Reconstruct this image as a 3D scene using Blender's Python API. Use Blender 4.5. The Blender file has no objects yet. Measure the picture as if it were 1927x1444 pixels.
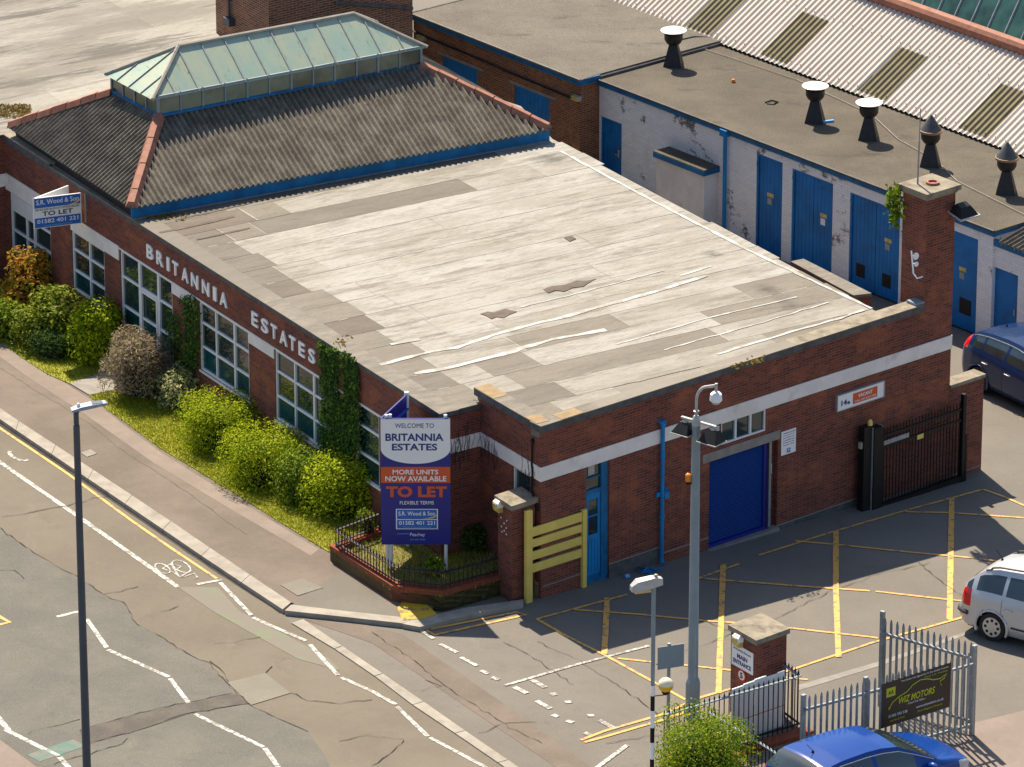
import bpy, bmesh, math, random
import numpy as np
from mathutils import Vector, Matrix
random.seed(7); rng = np.random.default_rng(7)
SC = bpy.context.scene; COL = SC.collection
R = math.radians
# ---------------------------------------------------------------- camera
F = 11000.0; TH = R(22.0); CX, CY = 963.5, 722.0          # long lens, pitched down 22 degrees
fwd = np.array([0, math.cos(TH), -math.sin(TH)]); rgt = np.array([1., 0, 0]); dwn = np.array([0, -math.sin(TH), -math.cos(TH)])
def ray(px, py): return fwd + rgt*(px-CX)/F + dwn*(py-CY)/F
CAM = -ray(1017.5, 1127)*(F/89.0)
cd = bpy.data.cameras.new('camera'); cam = bpy.data.objects.new('camera', cd); COL.objects.link(cam)
cam.location = CAM; cam.rotation_euler = (R(90)-TH, 0, 0)
cd.sensor_fit = 'HORIZONTAL'; cd.sensor_width = 36.0; cd.lens = F/1927.0*36.0
cd.clip_start = 1.0; cd.clip_end = 3000.0
SC.camera = cam
# ---------------------------------------------------------------- light
SUN_EL, SUN_AZ = R(52.0), R(110.5)        # azimuth the sun stands at, ccw from +X
w = bpy.data.worlds.new('World'); SC.world = w; w.use_nodes = True
nt = w.node_tree; bg = nt.nodes['Background']; sky = nt.nodes.new('ShaderNodeTexSky')
sky.sky_type = 'NISHITA'; sky.sun_disc = False; sky.sun_elevation = SUN_EL
sky.sun_rotation = R(90)-SUN_AZ; sky.air_density = 1.0; sky.dust_density = 1.0
nt.links.new(sky.outputs[0], bg.inputs[0]); bg.inputs[1].default_value = 0.09
sl = bpy.data.lights.new('sun', 'SUN'); sl.energy = 5.0; sl.angle = R(0.5); sl.color = (1.0, 0.88, 0.70)
so = bpy.data.objects.new('sun', sl); COL.objects.link(so)
sd = Vector((math.cos(SUN_EL)*math.cos(SUN_AZ), math.cos(SUN_EL)*math.sin(SUN_AZ), math.sin(SUN_EL)))
so.rotation_euler = sd.to_track_quat('Z', 'Y').to_euler(); so.location = (0, 0, 60)
SC.view_settings.view_transform = 'Standard'; SC.view_settings.look = 'None'
SC.view_settings.exposure = 0.85; SC.view_settings.gamma = 1.0
# ---------------------------------------------------------------- where things stand
Z3 = np.zeros(3)
def d(az): return np.array([math.cos(R(az)), math.sin(R(az)), 0.0])
AZ_A, AZ_B, AZ_C, AZ_W = 121.4, 39.7, 31.4, 130.0
gA = np.linalg.solve(np.array([d(AZ_A)[:2], d(AZ_B)[:2]]), np.array([-.010, -.040]))   # the site falls gently
def gz(p): return gA[0]*p[0]+gA[1]*p[1]
def H(px, py, z):
    r = ray(px, py); return CAM + r*(z-CAM[2])/r[2]
def G(px, py, dz=0.0):
    r = ray(px, py); t = (gA[0]*CAM[0]+gA[1]*CAM[1]+dz-CAM[2])/(r[2]-gA[0]*r[0]-gA[1]*r[1]); return CAM+r*t
def PLN(px, py, P, n):
    r = ray(px, py); return CAM + r*(n@(np.asarray(P)-CAM))/(n@r)
def V(px, py, P, az): return PLN(px, py, P, np.array([-math.sin(R(az)), math.cos(R(az)), 0]))
class Fr:                                   # a local frame: u along az, o outward, z up
    def __init__(s, O, az, out=None):
        s.O = np.asarray(O, float); s.az = az; s.x = d(az); s.o = d(out) if out is not None else np.array([s.x[1], -s.x[0], 0])
    def p(s, u, o, z): return s.O + s.x*u + s.o*o + np.array([0, 0, z])
    def uz(s, px, py, off=0.0):
        q = V(px, py, s.O+s.o*off, s.az)-s.O; return q@s.x, q[2]
W3 = Fr(Z3, 0, 90)
# ---------------------------------------------------------------- mesh helpers
class MB:
    def __init__(s): s.v = []; s.f = []; s.mi = []; s.k = 0
    def add(s, vs, fs):
        n = len(s.v); s.v += [tuple(map(float, q)) for q in vs]
        s.f += [tuple(i+n for i in f) for f in fs]; s.mi += [s.k]*len(fs); return s
    def poly(s, pts): return s.add(pts, [tuple(range(len(pts)))])
    def hexa(s, P8): return s.add(P8, [(0, 3, 2, 1), (4, 5, 6, 7), (0, 1, 5, 4), (1, 2, 6, 5), (2, 3, 7, 6), (3, 0, 4, 7)])
    def box(s, fr, u0, u1, o0, o1, z0, z1):
        return s.hexa([fr.p(u, o, z) for z in (z0, z1) for u, o in ((u0, o0), (u1, o0), (u1, o1), (u0, o1))])
    def prism(s, bot, top):
        n = len(bot); fs = [tuple(range(n-1, -1, -1)), tuple(range(n, 2*n))]+[(i, (i+1) % n, n+(i+1) % n, n+i) for i in range(n)]
        return s.add(list(bot)+list(top), fs)
    def slab(s, pts, h):                   # top polygon pts, thickness h downward
        return s.prism([np.asarray(p)-np.array([0, 0, h]) for p in pts], pts)
    def tube(s, path, r, n=8, cap=True):
        path = [np.asarray(p, float) for p in path]; rs = r if hasattr(r, '__len__') else [r]*len(path); V_ = []; fs = []
        up = None
        for i, p in enumerate(path):
            t = path[min(i+1, len(path)-1)]-path[max(i-1, 0)]; t = t/(np.linalg.norm(t)+1e-9)
            if up is None: up = np.array([0, 0, 1.]) if abs(t[2]) < .9 else np.array([1., 0, 0])
            a = np.cross(up, t); a /= np.linalg.norm(a)+1e-9; b = np.cross(t, a); up = b if abs(t@np.array([0, 0, 1.])) > .9 else up
            for k in range(n):
                an = 2*math.pi*(k+.5)/n; V_.append(p+(a*math.cos(an)+b*math.sin(an))*rs[i])
        for i in range(len(path)-1):
            for k in range(n): fs.append((i*n+k, i*n+(k+1) % n, (i+1)*n+(k+1) % n, (i+1)*n+k))
        if cap: fs.append(tuple(range(n-1, -1, -1))); fs.append(tuple((len(path)-1)*n+k for k in range(n)))
        return s.add(V_, fs)
    def lathe(s, c, prof, n=20, ax=None):
        c = np.asarray(c, float); V_ = []; fs = []
        if ax is None: X, Y, Zz = np.eye(3)
        else:
            Zz = np.asarray(ax, float)/np.linalg.norm(ax); X = np.cross([0, 0, 1.], Zz)
            X = X/np.linalg.norm(X) if np.linalg.norm(X) > 1e-6 else np.array([1., 0, 0]); Y = np.cross(Zz, X)
        for r, z in prof:
            for k in range(n):
                a = 2*math.pi*k/n; V_.append(c+X*r*math.cos(a)+Y*r*math.sin(a)+Zz*z)
        for i in range(len(prof)-1):
            for k in range(n): fs.append((i*n+k, i*n+(k+1) % n, (i+1)*n+(k+1) % n, (i+1)*n+k))
        fs.append(tuple(range(n-1, -1, -1))); fs.append(tuple((len(prof)-1)*n+k for k in range(n)))
        return s.add(V_, fs)
    def strip(s, pts, wd, dz=0.0, jit=0.0):     # flat ribbon along ground points
        pts = [np.asarray(p, float) for p in pts]; L = []; 
        for i, p in enumerate(pts):
            t = pts[min(i+1, len(pts)-1)]-pts[max(i-1, 0)]; nn = np.array([-t[1], t[0], 0]); nn /= np.linalg.norm(nn)+1e-9
            ww = wd*.5*(1+random.uniform(-jit, jit)); a = p+nn*ww; b = p-nn*ww
            L.append((a+[0, 0, dz], b+[0, 0, dz]))
        for (a, b), (c, e) in zip(L, L[1:]): s.poly([b, e, c, a])
        return s
    def build(s, name, m, parent=None, smooth=False, rot=None):
        me = bpy.data.meshes.new(name); V_ = np.array(s.v)
        if parent is not None: o0 = np.array(parent.get('_o', [0, 0, 0]))
        else: o0 = np.array([(V_[:, 0].min()+V_[:, 0].max())/2, (V_[:, 1].min()+V_[:, 1].max())/2, V_[:, 2].min()])
        me.from_pydata([tuple(q) for q in V_-o0], [], s.f)
        uvl = me.uv_layers.new(name='UVMap'); me.update()
        for pl in me.polygons:
            n = pl.normal
            if abs(n.z) > .72: 
                for li in pl.loop_indices: q = V_[me.loops[li].vertex_index]; uvl.data[li].uv = (q[0], q[1])
            else:
                t = Vector((-n.y, n.x, 0)).normalized()
                for li in pl.loop_indices: q = V_[me.loops[li].vertex_index]; uvl.data[li].uv = (q[0]*t.x+q[1]*t.y, q[2])
            pl.use_smooth = smooth
        for mm in (m if isinstance(m, (list, tuple)) else [m]): me.materials.append(mm)
        if isinstance(m, (list, tuple)):
            for pl, k in zip(me.polygons, s.mi): pl.material_index = k
        if smooth:
            try: me.set_sharp_from_angle(angle=R(38))
            except Exception: pass
        ob = bpy.data.objects.new(name, me); COL.objects.link(ob)
        if parent is not None: ob.parent = parent; ob['_o'] = list(map(float, o0))
        else: ob.location = o0; ob['_o'] = list(map(float, o0))
        return ob
def tag(o, label=None, cat=None, group=None, kind=None):
    if label: o['label'] = label
    if cat: o['category'] = cat
    if group: o['group'] = group
    if kind: o['kind'] = kind
    return o
def thing(name, loc, label, cat, group=None):
    o = bpy.data.objects.new(name, None); COL.objects.link(o); o.location = tuple(map(float, loc)); o.empty_display_size = .3
    o['_o'] = list(map(float, loc)); return tag(o, label, cat, group)
def dup(root, loc, rz=0.0, label=None):
    r = root.copy(); COL.objects.link(r); r.location = tuple(map(float, loc)); r.rotation_euler = (0, 0, rz)
    if label: r['label'] = label
    for ch in list(root.children):
        c = ch.copy(); COL.objects.link(c); c.parent = r
        for g in ch.children: e = g.copy(); COL.objects.link(e); e.parent = c
    return r
def structure(mb, name, m, **k): return tag(mb.build(name, m, **k), kind='structure')
# ---------------------------------------------------------------- materials
def newmat(name):
    m = bpy.data.materials.new(name); m.use_nodes = True; return m, m.node_tree, m.node_tree.nodes['Principled BSDF']
def N(t, typ, **k):
    n = t.nodes.new('ShaderNode'+typ)
    for a, b in k.items(): setattr(n, a, b)
    return n
def noise(t, vec, sc, det=4, rough=.6, stretch=None):
    if stretch is not None:
        mp = N(t, 'Mapping'); mp.inputs['Scale'].default_value = stretch; t.links.new(vec, mp.inputs['Vector']); vec = mp.outputs[0]
    n = N(t, 'TexNoise'); n.inputs['Scale'].default_value = sc; n.inputs['Detail'].default_value = det; n.inputs['Roughness'].default_value = rough
    t.links.new(vec, n.inputs['Vector']); return n.outputs['Fac']
def ramp(t, fac, lo, hi, a=0.0, b=1.0):
    m = N(t, 'MapRange'); m.interpolation_type = 'SMOOTHSTEP'
    m.inputs['From Min'].default_value = lo; m.inputs['From Max'].default_value = hi; m.inputs['To Min'].default_value = a; m.inputs['To Max'].default_value = b
    t.links.new(fac, m.inputs['Value']); return m.outputs[0]
def mix(t, fac, A, B, mode='MIX'):
    m = N(t, 'Mix'); m.data_type = 'RGBA'; m.blend_type = mode
    for s, x in ((m.inputs[0], fac), (m.inputs[6], A), (m.inputs[7], B)):
        if isinstance(x, (int, float)): s.default_value = x
        elif isinstance(x, tuple): s.default_value = (*x[:3], 1)
        else: t.links.new(x, s)
    return m.outputs[2]
def vec(t, kind='Object'): return N(t, 'TexCoord').outputs[kind]
def bump(t, b, h, st=.3, dist=.01):
    n = N(t, 'Bump'); n.inputs['Strength'].default_value = st; n.inputs['Distance'].default_value = dist
    t.links.new(h, n.inputs['Height']); t.links.new(n.outputs[0], b.inputs['Normal'])
def flat(name, c, rough=.6, var=.15, sc=3.0, metal=0.0, spec=.5, coat=0.0, dirt=None, dsc=1.2, dlo=.55, dhi=.75):
    m, t, b = newmat(name); v = vec(t); n = noise(t, v, sc)
    col = mix(t, ramp(t, n, .3, .7), tuple(x*(1-var) for x in c), tuple(min(1, x*(1+var)) for x in c))
    if dirt: col = mix(t, ramp(t, noise(t, v, dsc, 6, .65), dlo, dhi), col, dirt)
    t.links.new(col, b.inputs['Base Color']); b.inputs['Roughness'].default_value = rough; b.inputs['Metallic'].default_value = metal
    b.inputs['Specular IOR Level'].default_value = spec; b.inputs['Coat Weight'].default_value = coat; b.inputs['Coat Roughness'].default_value = .04
    return m
def brick(name, c1, c2, mort, c3=None, row=.0625, bw=.22, soot=.5, ms=.006, offs=.5):
    m, t, b = newmat(name); v = vec(t, 'UV')
    def bt(a, c, mo, bias=0.0):
        k = N(t, 'TexBrick'); k.offset = offs; k.inputs['Scale'].default_value = 1; k.inputs['Brick Width'].default_value = bw; k.inputs['Row Height'].default_value = row
        k.inputs['Mortar Size'].default_value = ms; k.inputs['Mortar Smooth'].default_value = .3; k.inputs['Bias'].default_value = bias
        k.inputs['Color1'].default_value = (*a, 1); k.inputs['Color2'].default_value = (*c, 1); k.inputs['Mortar'].default_value = (*mo, 1)
        t.links.new(v, k.inputs['Vector']); return k
    k1 = bt(c1, c2, mort); col = k1.outputs['Color']
    n1 = noise(t, v, 1.1, 5, .65)
    if c3:                                              # areas where a warmer batch of bricks shows
        k2 = bt(c3, c1, mort, -.1); col = mix(t, ramp(t, noise(t, v, .9, 6, .75), .5, .62), col, k2.outputs['Color'])
    dark = mix(t, .62, col, (.012, .010, .010)); col = mix(t, ramp(t, n1, .45, .78, 0, soot), col, dark)
    col = mix(t, ramp(t, noise(t, v, 1.6, 6, .75, (2.2, .35, 1)), .6, .74, 0, .5), col, dark)
    pale = mix(t, .4, col, (.22, .2, .17)); col = mix(t, ramp(t, noise(t, v, 2.2, 6, .7, (1, 3.0, 1)), .62, .8, 0, .6), col, pale)
    t.links.new(col, b.inputs['Base Color']); b.inputs['Roughness'].default_value = .85; b.inputs['Specular IOR Level'].default_value = .25
    bump(t, b, k1.outputs['Fac'], .35, -.006); return m
def asphalt(name, c, c2, grain=.25, sc=.35, lanes=None):
    m, t, b = newmat(name); v = vec(t); c, c2 = [(x[0]*.86, x[1]*.90, x[2]*.92) for x in (c, c2)]
    col = mix(t, ramp(t, noise(t, v, sc, 6, .62), .35, .68), c, c2)
    col = mix(t, ramp(t, noise(t, v, 2.1, 6, .7), .52, .75, 0, .35), col, tuple(x*.72 for x in c))
    col = mix(t, ramp(t, noise(t, v, 7.0, 4, .7), .58, .75, 0, .3), col, tuple(min(1, x*1.25) for x in c2))
    col = mix(t, ramp(t, noise(t, v, .55, 7, .8), .60, .70, 0, .45), col, tuple(x*.62 for x in c)); col = mix(t, ramp(t, noise(t, v, 1.3, 8, .82, (1.0, .35, 1)), .58, .68, 0, .4), col, tuple(min(1, x*1.22) for x in c2))
    g = noise(t, v, 42.0, 3, .7)
    col = mix(t, ramp(t, g, .3, .7, 0, grain), col, tuple(x*.45 for x in c)); col = mix(t, ramp(t, noise(t, v, 60, 2, .6), .62, .72, 0, grain*1.2), col, tuple(min(1, x*1.9) for x in c2))
    t.links.new(col, b.inputs['Base Color']); b.inputs['Roughness'].default_value = .88; b.inputs['Specular IOR Level'].default_value = .3
    bump(t, b, g, .35, .008); return m
def worn(name, c, under, lo=.36, hi=.5, sc=9.0, rough=.7):   # road paint rubbed through to what is below
    m, t, b = newmat(name); v = vec(t); n = noise(t, v, sc, 6, .72)
    col = mix(t, ramp(t, n, lo, hi), under, c); col = mix(t, ramp(t, noise(t, v, 30, 3), .55, .7, 0, .35), col, tuple(x*.7 for x in c))
    t.links.new(col, b.inputs['Base Color']); b.inputs['Roughness'].default_value = rough; return m
def foliage(name, cols, rough=.75):
    m, t, b = newmat(name); v = vec(t); gi = N(t, 'NewGeometry').outputs['Random Per Island']
    cr = N(t, 'ValToRGB'); cr.color_ramp.interpolation = 'LINEAR'; e = cr.color_ramp.elements
    while len(e) < len(cols): e.new(.5)
    for i, c in enumerate(cols): e[i].position = i/(len(cols)-1); e[i].color = (*c, 1)
    mm = N(t, 'Math', operation='MULTIPLY_ADD'); t.links.new(noise(t, v, 2.6, 3), mm.inputs[0]); mm.inputs[1].default_value = .7
    m2 = N(t, 'Math', operation='MULTIPLY'); t.links.new(gi, m2.inputs[0]); m2.inputs[1].default_value = .75
    ms = N(t, 'Math', operation='SUBTRACT'); t.links.new(m2.outputs[0], ms.inputs[0]); ms.inputs[1].default_value = .22
    t.links.new(ms.outputs[0], mm.inputs[2]); t.links.new(mm.outputs[0], cr.inputs['Fac'])
    t.links.new(cr.outputs['Color'], b.inputs['Base Color']); b.inputs['Roughness'].default_value = rough; b.inputs['Specular IOR Level'].default_value = .08
    tr = N(t, 'BsdfTranslucent'); t.links.new(cr.outputs['Color'], tr.inputs['Color']); ad = N(t, 'MixShader'); ad.inputs[0].default_value = .34
    out = t.nodes['Material Output']; t.links.new(b.outputs[0], ad.inputs[1]); t.links.new(tr.outputs[0], ad.inputs[2]); t.links.new(ad.outputs[0], out.inputs['Surface']); return m
def glass(name, c, rough=.04, spec=.8, var=.4):
    m, t, b = newmat(name); v = vec(t); col = mix(t, ramp(t, noise(t, v, .9, 3), .35, .65), tuple(x*(1-var) for x in c), tuple(x*(1+var) for x in c))
    t.links.new(col, b.inputs['Base Color']); b.inputs['Roughness'].default_value = rough; b.inputs['Specular IOR Level'].default_value = spec; b.inputs['IOR'].default_value = 1.6
    return m
M = {}
M['brick'] = brick('red_brick', (.23, .058, .034), (.115, .034, .025), (.17, .13, .105), (.30, .088, .036))
M['brick_tower'] = brick('old_brick', (.24, .085, .048), (.12, .045, .030), (.33, .25, .17), (.32, .12, .055), soot=.4, ms=.009)
M['brick_back'] = brick('flecked_brick', (.27, .090, .040), (.15, .055, .028), (.34, .24, .14), (.38, .16, .08), soot=.4, ms=.008)
M['brick_soldier'] = brick('soldier_brick', (.30, .075, .028), (.22, .05, .02), (.09, .06, .05), row=.5, bw=.075, soot=.2)
M['white_band'] = flat('white_render', (.74, .70, .66), .8, .08, 2, dirt=(.46, .41, .36), dlo=.55, dhi=.8)
M['stone'] = flat('coping_stone', (.24, .205, .15), .9, .2, 4, dirt=(.11, .09, .065), dsc=2.5, dlo=.5, dhi=.72)
M['lead'] = flat('lead_edge', (.075, .075, .078), .7, .3, 5)
M['white'] = flat('white_upvc', (.72, .73, .74), .4, .04, 3)
M['white_paint'] = flat('white_paint', (.88, .88, .88), .5, .04, 3)
M['blue'] = flat('blue_gloss_paint', (.003, .125, .30), .5, .25, 2.2, dirt=(.004, .05, .11), dsc=3, dlo=.6, dhi=.8, spec=.3)
M['blue_dk'] = flat('blue_door_paint', (.003, .15, .42), .5, .18, 1.5, dirt=(.003, .06, .16), dsc=2.2, dlo=.58, dhi=.8, spec=.3)
M['blue_bright'] = flat('blue_bright_paint', (.004, .19, .46), .45, .15, 2, spec=.3)
M['black'] = flat('black_metal', (.008, .008, .009), .5, .3, 4, spec=.25)
M['vent_black'] = flat('tarred_metal', (.012, .012, .013), .5, .4, 6, dirt=(.05, .035, .025), dsc=6, dlo=.62, dhi=.8)
M['iron'] = flat('iron_rail', (.022, .017, .015), .5, .3, 5)
M['galv'] = flat('galvanised', (.26, .29, .31), .45, .18, 6, metal=.35)
M['grey_post'] = flat('grey_post_paint', (.20, .255, .29), .5, .12, 1.2, dirt=(.26, .24, .2), dlo=.62, dhi=.8)
M['dark_post'] = flat('slate_post_paint', (.045, .058, .08), .45, .15, 2)
M['alu'] = flat('dull_aluminium', (.40, .40, .39), .5, .12, 5, metal=.3)
M['yellow'] = flat('yellow_paint', (.70, .54, .12), .55, .1, 2, dirt=(.16, .09, .02), dsc=3.2, dlo=.66, dhi=.74)
M['amber'] = flat('amber_lens', (.75, .22, .01), .2, .1, 4)
M['lensyellow'] = flat('yellowed_lens', (.55, .42, .12), .3, .2, 6)
M['glass'] = glass('window_glass', (.010, .030, .032), .035)
M['glass_low'] = glass('teal_lower_glass', (.004, .045, .055), .12, .4)
M['dark'] = flat('dark_void', (.006, .006, .007), .8, .3, 3)
M['orange'] = flat('orange_red_print', (.60, .085, .018), .5, .03, 2)
M['navy'] = flat('navy_print', (.008, .014, .20), .45, .05, 1)
M['navy_text'] = flat('navy_lettering', (.02, .03, .19), .5, .03, 1)
M['boardblue'] = flat('agent_blue_print', (.012, .12, .45), .4, .04, 2)
M['ltblue'] = flat('light_blue_print', (.12, .4, .75), .5, .04, 2)
M['gold'] = flat('gold_print', (.75, .5, .02), .5, .04, 2)
M['signwhite'] = flat('sign_white', (.80, .80, .80), .4, .02, 2)
M['txtblack'] = flat('black_print', (.02, .018, .018), .5, .05, 2)
M['banner'] = flat('dark_banner', (.016, .012, .011), .4, .2, 2)
M['lime'] = flat('lime_print', (.52, .52, .01), .5, .05, 2)
M['terracotta'] = flat('terracotta_tile', (.29, .115, .07), .75, .18, 5, dirt=(.15, .06, .04), dsc=4, dlo=.55, dhi=.8)
M['shutter'] = flat('shutter_blue', (.002, .034, .19), .5, .06, 1, spec=.25)
M['concrete'] = flat('grey_concrete', (.24, .22, .195), .88, .15, 4, dirt=(.13, .115, .10))
M['kerb'] = flat('kerb_concrete', (.30, .27, .225), .88, .13, 3, dirt=(.19, .165, .135), dlo=.5, dhi=.75)
M['rustred'] = flat('red_lens', (.55, .012, .012), .15, .1, 4)
M['rubber'] = flat('tyre_rubber', (.012, .012, .013), .8, .2, 8)
M['chrome'] = flat('wheel_silver', (.52, .53, .54), .3, .05, 3, metal=.6)
# ---------------------------------------------------------------- helpers that need the camera numbers
def P2(p):
    q = np.asarray(p)-CAM; ww = q@fwd; return CX+F*(q@rgt)/ww, CY+F*(q@dwn)/ww
def zfor(pl, py):                          # height over a plan point that lies on picture row py
    lo, hi = -5., 15.
    for _ in range(40):
        m = (lo+hi)/2
        if P2((pl[0], pl[1], m))[1] > py: lo = m
        else: hi = m
    return lo
def uat(fr, px, z, lo=-40., hi=40.):       # u on a wall frame at height z under picture column px
    s = 1 if P2(fr.p(1, 0, z))[0] > P2(fr.p(0, 0, z))[0] else -1
    for _ in range(50):
        m = (lo+hi)/2
        if s*(P2(fr.p(m, 0, z))[0]-px) > 0: hi = m
        else: lo = m
    return lo
def GP(pts, dz=0.0): return [G(x, y, dz) for x, y in pts]
def wall(mb, fr, u0, u1, z0, z1, ops=(), t=.2):
    us = sorted({u0, u1, *[a for o in ops for a in o[:2]]}); zs = sorted({z0, z1, *[a for o in ops for a in o[2:4]]})
    for a, b in zip(us, us[1:]):
        for c, e in zip(zs, zs[1:]):
            if any(o[0] <= (a+b)/2 <= o[1] and o[2] <= (c+e)/2 <= o[3] for o in ops): continue
            mb.poly([fr.p(a, 0, c), fr.p(b, 0, c), fr.p(b, 0, e), fr.p(a, 0, e)])
    for o in ops:
        a, b, c, e = o[:4]; q = o[4] if len(o) > 4 else t
        for (x, y), (x2, y2) in (((a, c), (a, e)), ((b, c), (b, e)), ((a, c), (b, c)), ((a, e), (b, e))):
            mb.poly([fr.p(x, 0, y), fr.p(x2, 0, y2), fr.p(x2, -q, y2), fr.p(x, -q, y)])
        if len(o) > 5: mb.poly([fr.p(a, -q, c), fr.p(b, -q, c), fr.p(b, -q, e), fr.p(a, -q, e)])
def window(par, fr, u0, u1, z0, z1, mul=(), tra=(), dep=.06, fw=.045, low=None, m='white', gm='glass', label=None):
    if u0 > u1: u0, u1 = u1, u0
    mb = MB(); o0, o1 = -dep-.03, -dep+.03
    mb.box(fr, u0, u0+fw, o0, o1, z0, z1); mb.box(fr, u1-fw, u1, o0, o1, z0, z1)
    mb.box(fr, u0+fw, u1-fw, o0, o1, z1-fw, z1); mb.box(fr, u0+fw, u1-fw, o0, o1, z0, z0+fw)
    for q in mul: w_ = q[1] if isinstance(q, tuple) else .045; q = q[0] if isinstance(q, tuple) else q; mb.box(fr, q-w_/2, q+w_/2, o0, o1+.004, z0+fw, z1-fw)
    for q in tra: mb.box(fr, u0+fw, u1-fw, o0, o1-.004, q-.028, q+.028)
    wn = mb.build('window', M[m], par)
    if label: wn['label'] = label
    pb = MB(); zl = low if low else z0
    us = [u0+.02]+sorted([q[0] if isinstance(q, tuple) else q for q in mul])+[u1-.02]; zs_ = [zl+.02]+[q for q in sorted(tra) if q > zl+.05]+[z1-.02]
    for a, b in zip(us, us[1:]):                       # each sheet of glass sits a hair out of true
        for c, e in zip(zs_, zs_[1:]):
            j = [random.uniform(-.004, .004) for _ in range(3)]
            pb.poly([fr.p(a, -dep-.012+j[0], c), fr.p(b, -dep-.012+j[1], c), fr.p(b, -dep-.012+j[1]+j[2], e), fr.p(a, -dep-.012+j[0]+j[2], e)])
    if low: pb.k = 1; pb.poly([fr.p(u0+.02, -dep-.012, z0+.02), fr.p(u1-.02, -dep-.012, z0+.02), fr.p(u1-.02, -dep-.012, zl), fr.p(u0+.02, -dep-.012, zl)])
    pb.build('pane', [M[gm], M['glass_low']], wn); return wn
def text(par, fr, s, u0, u1, z0, z1, m, o=.004, bold=.0, ext=.0015, name='lettering', shear=0.0, skew=0.0):
    c = bpy.data.curves.new(name, 'FONT'); c.body = s; c.offset = bold; c.shear = shear; c.resolution_u = 3; c.extrude = .02
    to = bpy.data.objects.new(name, c); COL.objects.link(to); dg = bpy.context.evaluated_depsgraph_get()
    me = bpy.data.meshes.new_from_object(to.evaluated_get(dg)); COL.objects.unlink(to); bpy.data.objects.remove(to)
    vs = np.array([v.co[:] for v in me.vertices]); a, b = vs.min(0), vs.max(0); mb = MB()
    rev = u1 < u0
    out = []
    for q in vs:
        fu_, fz = (q[0]-a[0])/(b[0]-a[0]), (q[1]-a[1])/max(1e-6, b[1]-a[1])
        out.append(fr.p(u0+(u1-u0)*fu_, o+(ext if q[2] > 0 else -ext), z0+(z1-z0)*fz+skew*fu_))
    mb.add(out, [tuple(p.vertices) for p in me.polygons]); bpy.data.meshes.remove(me)
    return mb.build(name, M[m] if isinstance(m, str) else m, par)
def plate(par, fr, u0, u1, z0, z1, m, o0=0.0, o1=.01, name='panel'):
    return MB().box(fr, min(u0, u1), max(u0, u1), o0, o1, min(z0, z1), max(z0, z1)).build(name, M[m], par)
# ---------------------------------------------------------------- ground, road, footway
M['yard'] = asphalt('yard_asphalt', (.185, .157, .130), (.225, .192, .160), .3, .25)
M['road'] = asphalt('road_asphalt', (.170, .138, .102), (.205, .168, .125), .22, .4)
M['road_old'] = asphalt('old_road_asphalt', (.150, .136, .114), (.195, .174, .144), .55, .7)
M['foot'] = asphalt('footway_asphalt', (.165, .128, .100), (.225, .172, .135), .28, .6)
M['foot_grey'] = asphalt('grey_footway', (.165, .146, .118), (.2, .178, .143), .2, .5)
M['patch'] = asphalt('pale_patch', (.215, .19, .15), (.25, .22, .175), .2, 1)
M['pink'] = asphalt('pink_footway', (.24, .185, .15), (.29, .225, .185), .15, .8)
M['tarband'] = asphalt('dark_trench', (.10, .085, .07), (.155, .13, .105), .3, 2)
M['crack'] = flat('tar_crack', (.035, .03, .026), .9, .3, 5)
M['wline'] = worn('white_road_paint', (.52, .50, .46), (.17, .155, .13), .42, .56, 9)
M['wfaint'] = worn('rubbed_white_paint', (.50, .48, .43), (.175, .158, .138), .44, .56, 7)
M['yline'] = worn('yellow_road_paint', (.70, .36, .075), (.15, .135, .12), .37, .50, 7)
M['teal'] = worn('green_surfacing', (.035, .13, .095), (.13, .117, .095), .40, .54, 3.5)
M['greenfaint'] = worn('worn_green_surfacing', (.115, .145, .07), (.134, .115, .088), .50, .66, 1.3)
M['ypaint'] = worn('yellow_kerb_paint', (.55, .33, .01), (.12, .10, .07), .38, .5, 3)
q = 260.0
structure(MB().poly([(x, y, gz((x, y))) for x, y in ((-q, -q), (q, -q), (q, q), (-q, q))]), 'ground', M['yard'])
KO = [(-220, 636), (0, 789), (280, 978), (400, 1060), (532, 1147)]          # top edge of the kerb, road side
KI = [(-220, 617), (0, 769), (300, 966), (420, 1048), (548, 1134)]
FLUSH_O = [(548, 1172), (667, 1243), (783, 1331), (869, 1388), (939, 1436), (1100, 1550)]
FLUSH_I = [(570, 1165), (678, 1239), (801, 1323), (885, 1382), (956, 1430), (1120, 1545)]
rd = GP([(-220, 650)]+[(x, y+9) for x, y in KO[1:]]+FLUSH_O+[(1000, 1900), (-400, 1900), (-400, 1000)], .004)
structure(MB().poly(rd), 'road', M['road'])
oldl = [(-300, 960), (0, 995), (60, 1040), (110, 1068), (150, 1090), (200, 1122), (232, 1135), (258, 1175), (300, 1198), (350, 1230), (390, 1246), (430, 1290), (440, 1302), (470, 1328), (520, 1352), (580, 1378), (610, 1420), (650, 1500), (650, 1900), (-400, 1900)]
structure(MB().poly(GP(oldl, .008)), 'road_surface', M['road_old'])
structure(MB().poly(GP([(150, 1376), (250, 1346), (355, 1322), (440, 1306), (480, 1322), (360, 1342), (270, 1372), (160, 1402)], .012)), 'road_repair', M['tarband'])
structure(MB().poly(GP([(428, 1284), (499, 1267), (547, 1304), (472, 1327)], .016)), 'road_repair', M['patch'])
HF = .105
grass_edge = [(-60, 592), (0, 642), (40, 672), (90, 704), (132, 722), (168, 745), (230, 790), (300, 842), (350, 872), (450, 933), (520, 978), (618, 1038)]
ft = GP(KI, HF)+GP([(755, 1171), (790, 1163), (770, 1150), (700, 1040)], HF)
ftop = ft+[np.array([0, 0, HF])+q_ for q_ in []]
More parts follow.
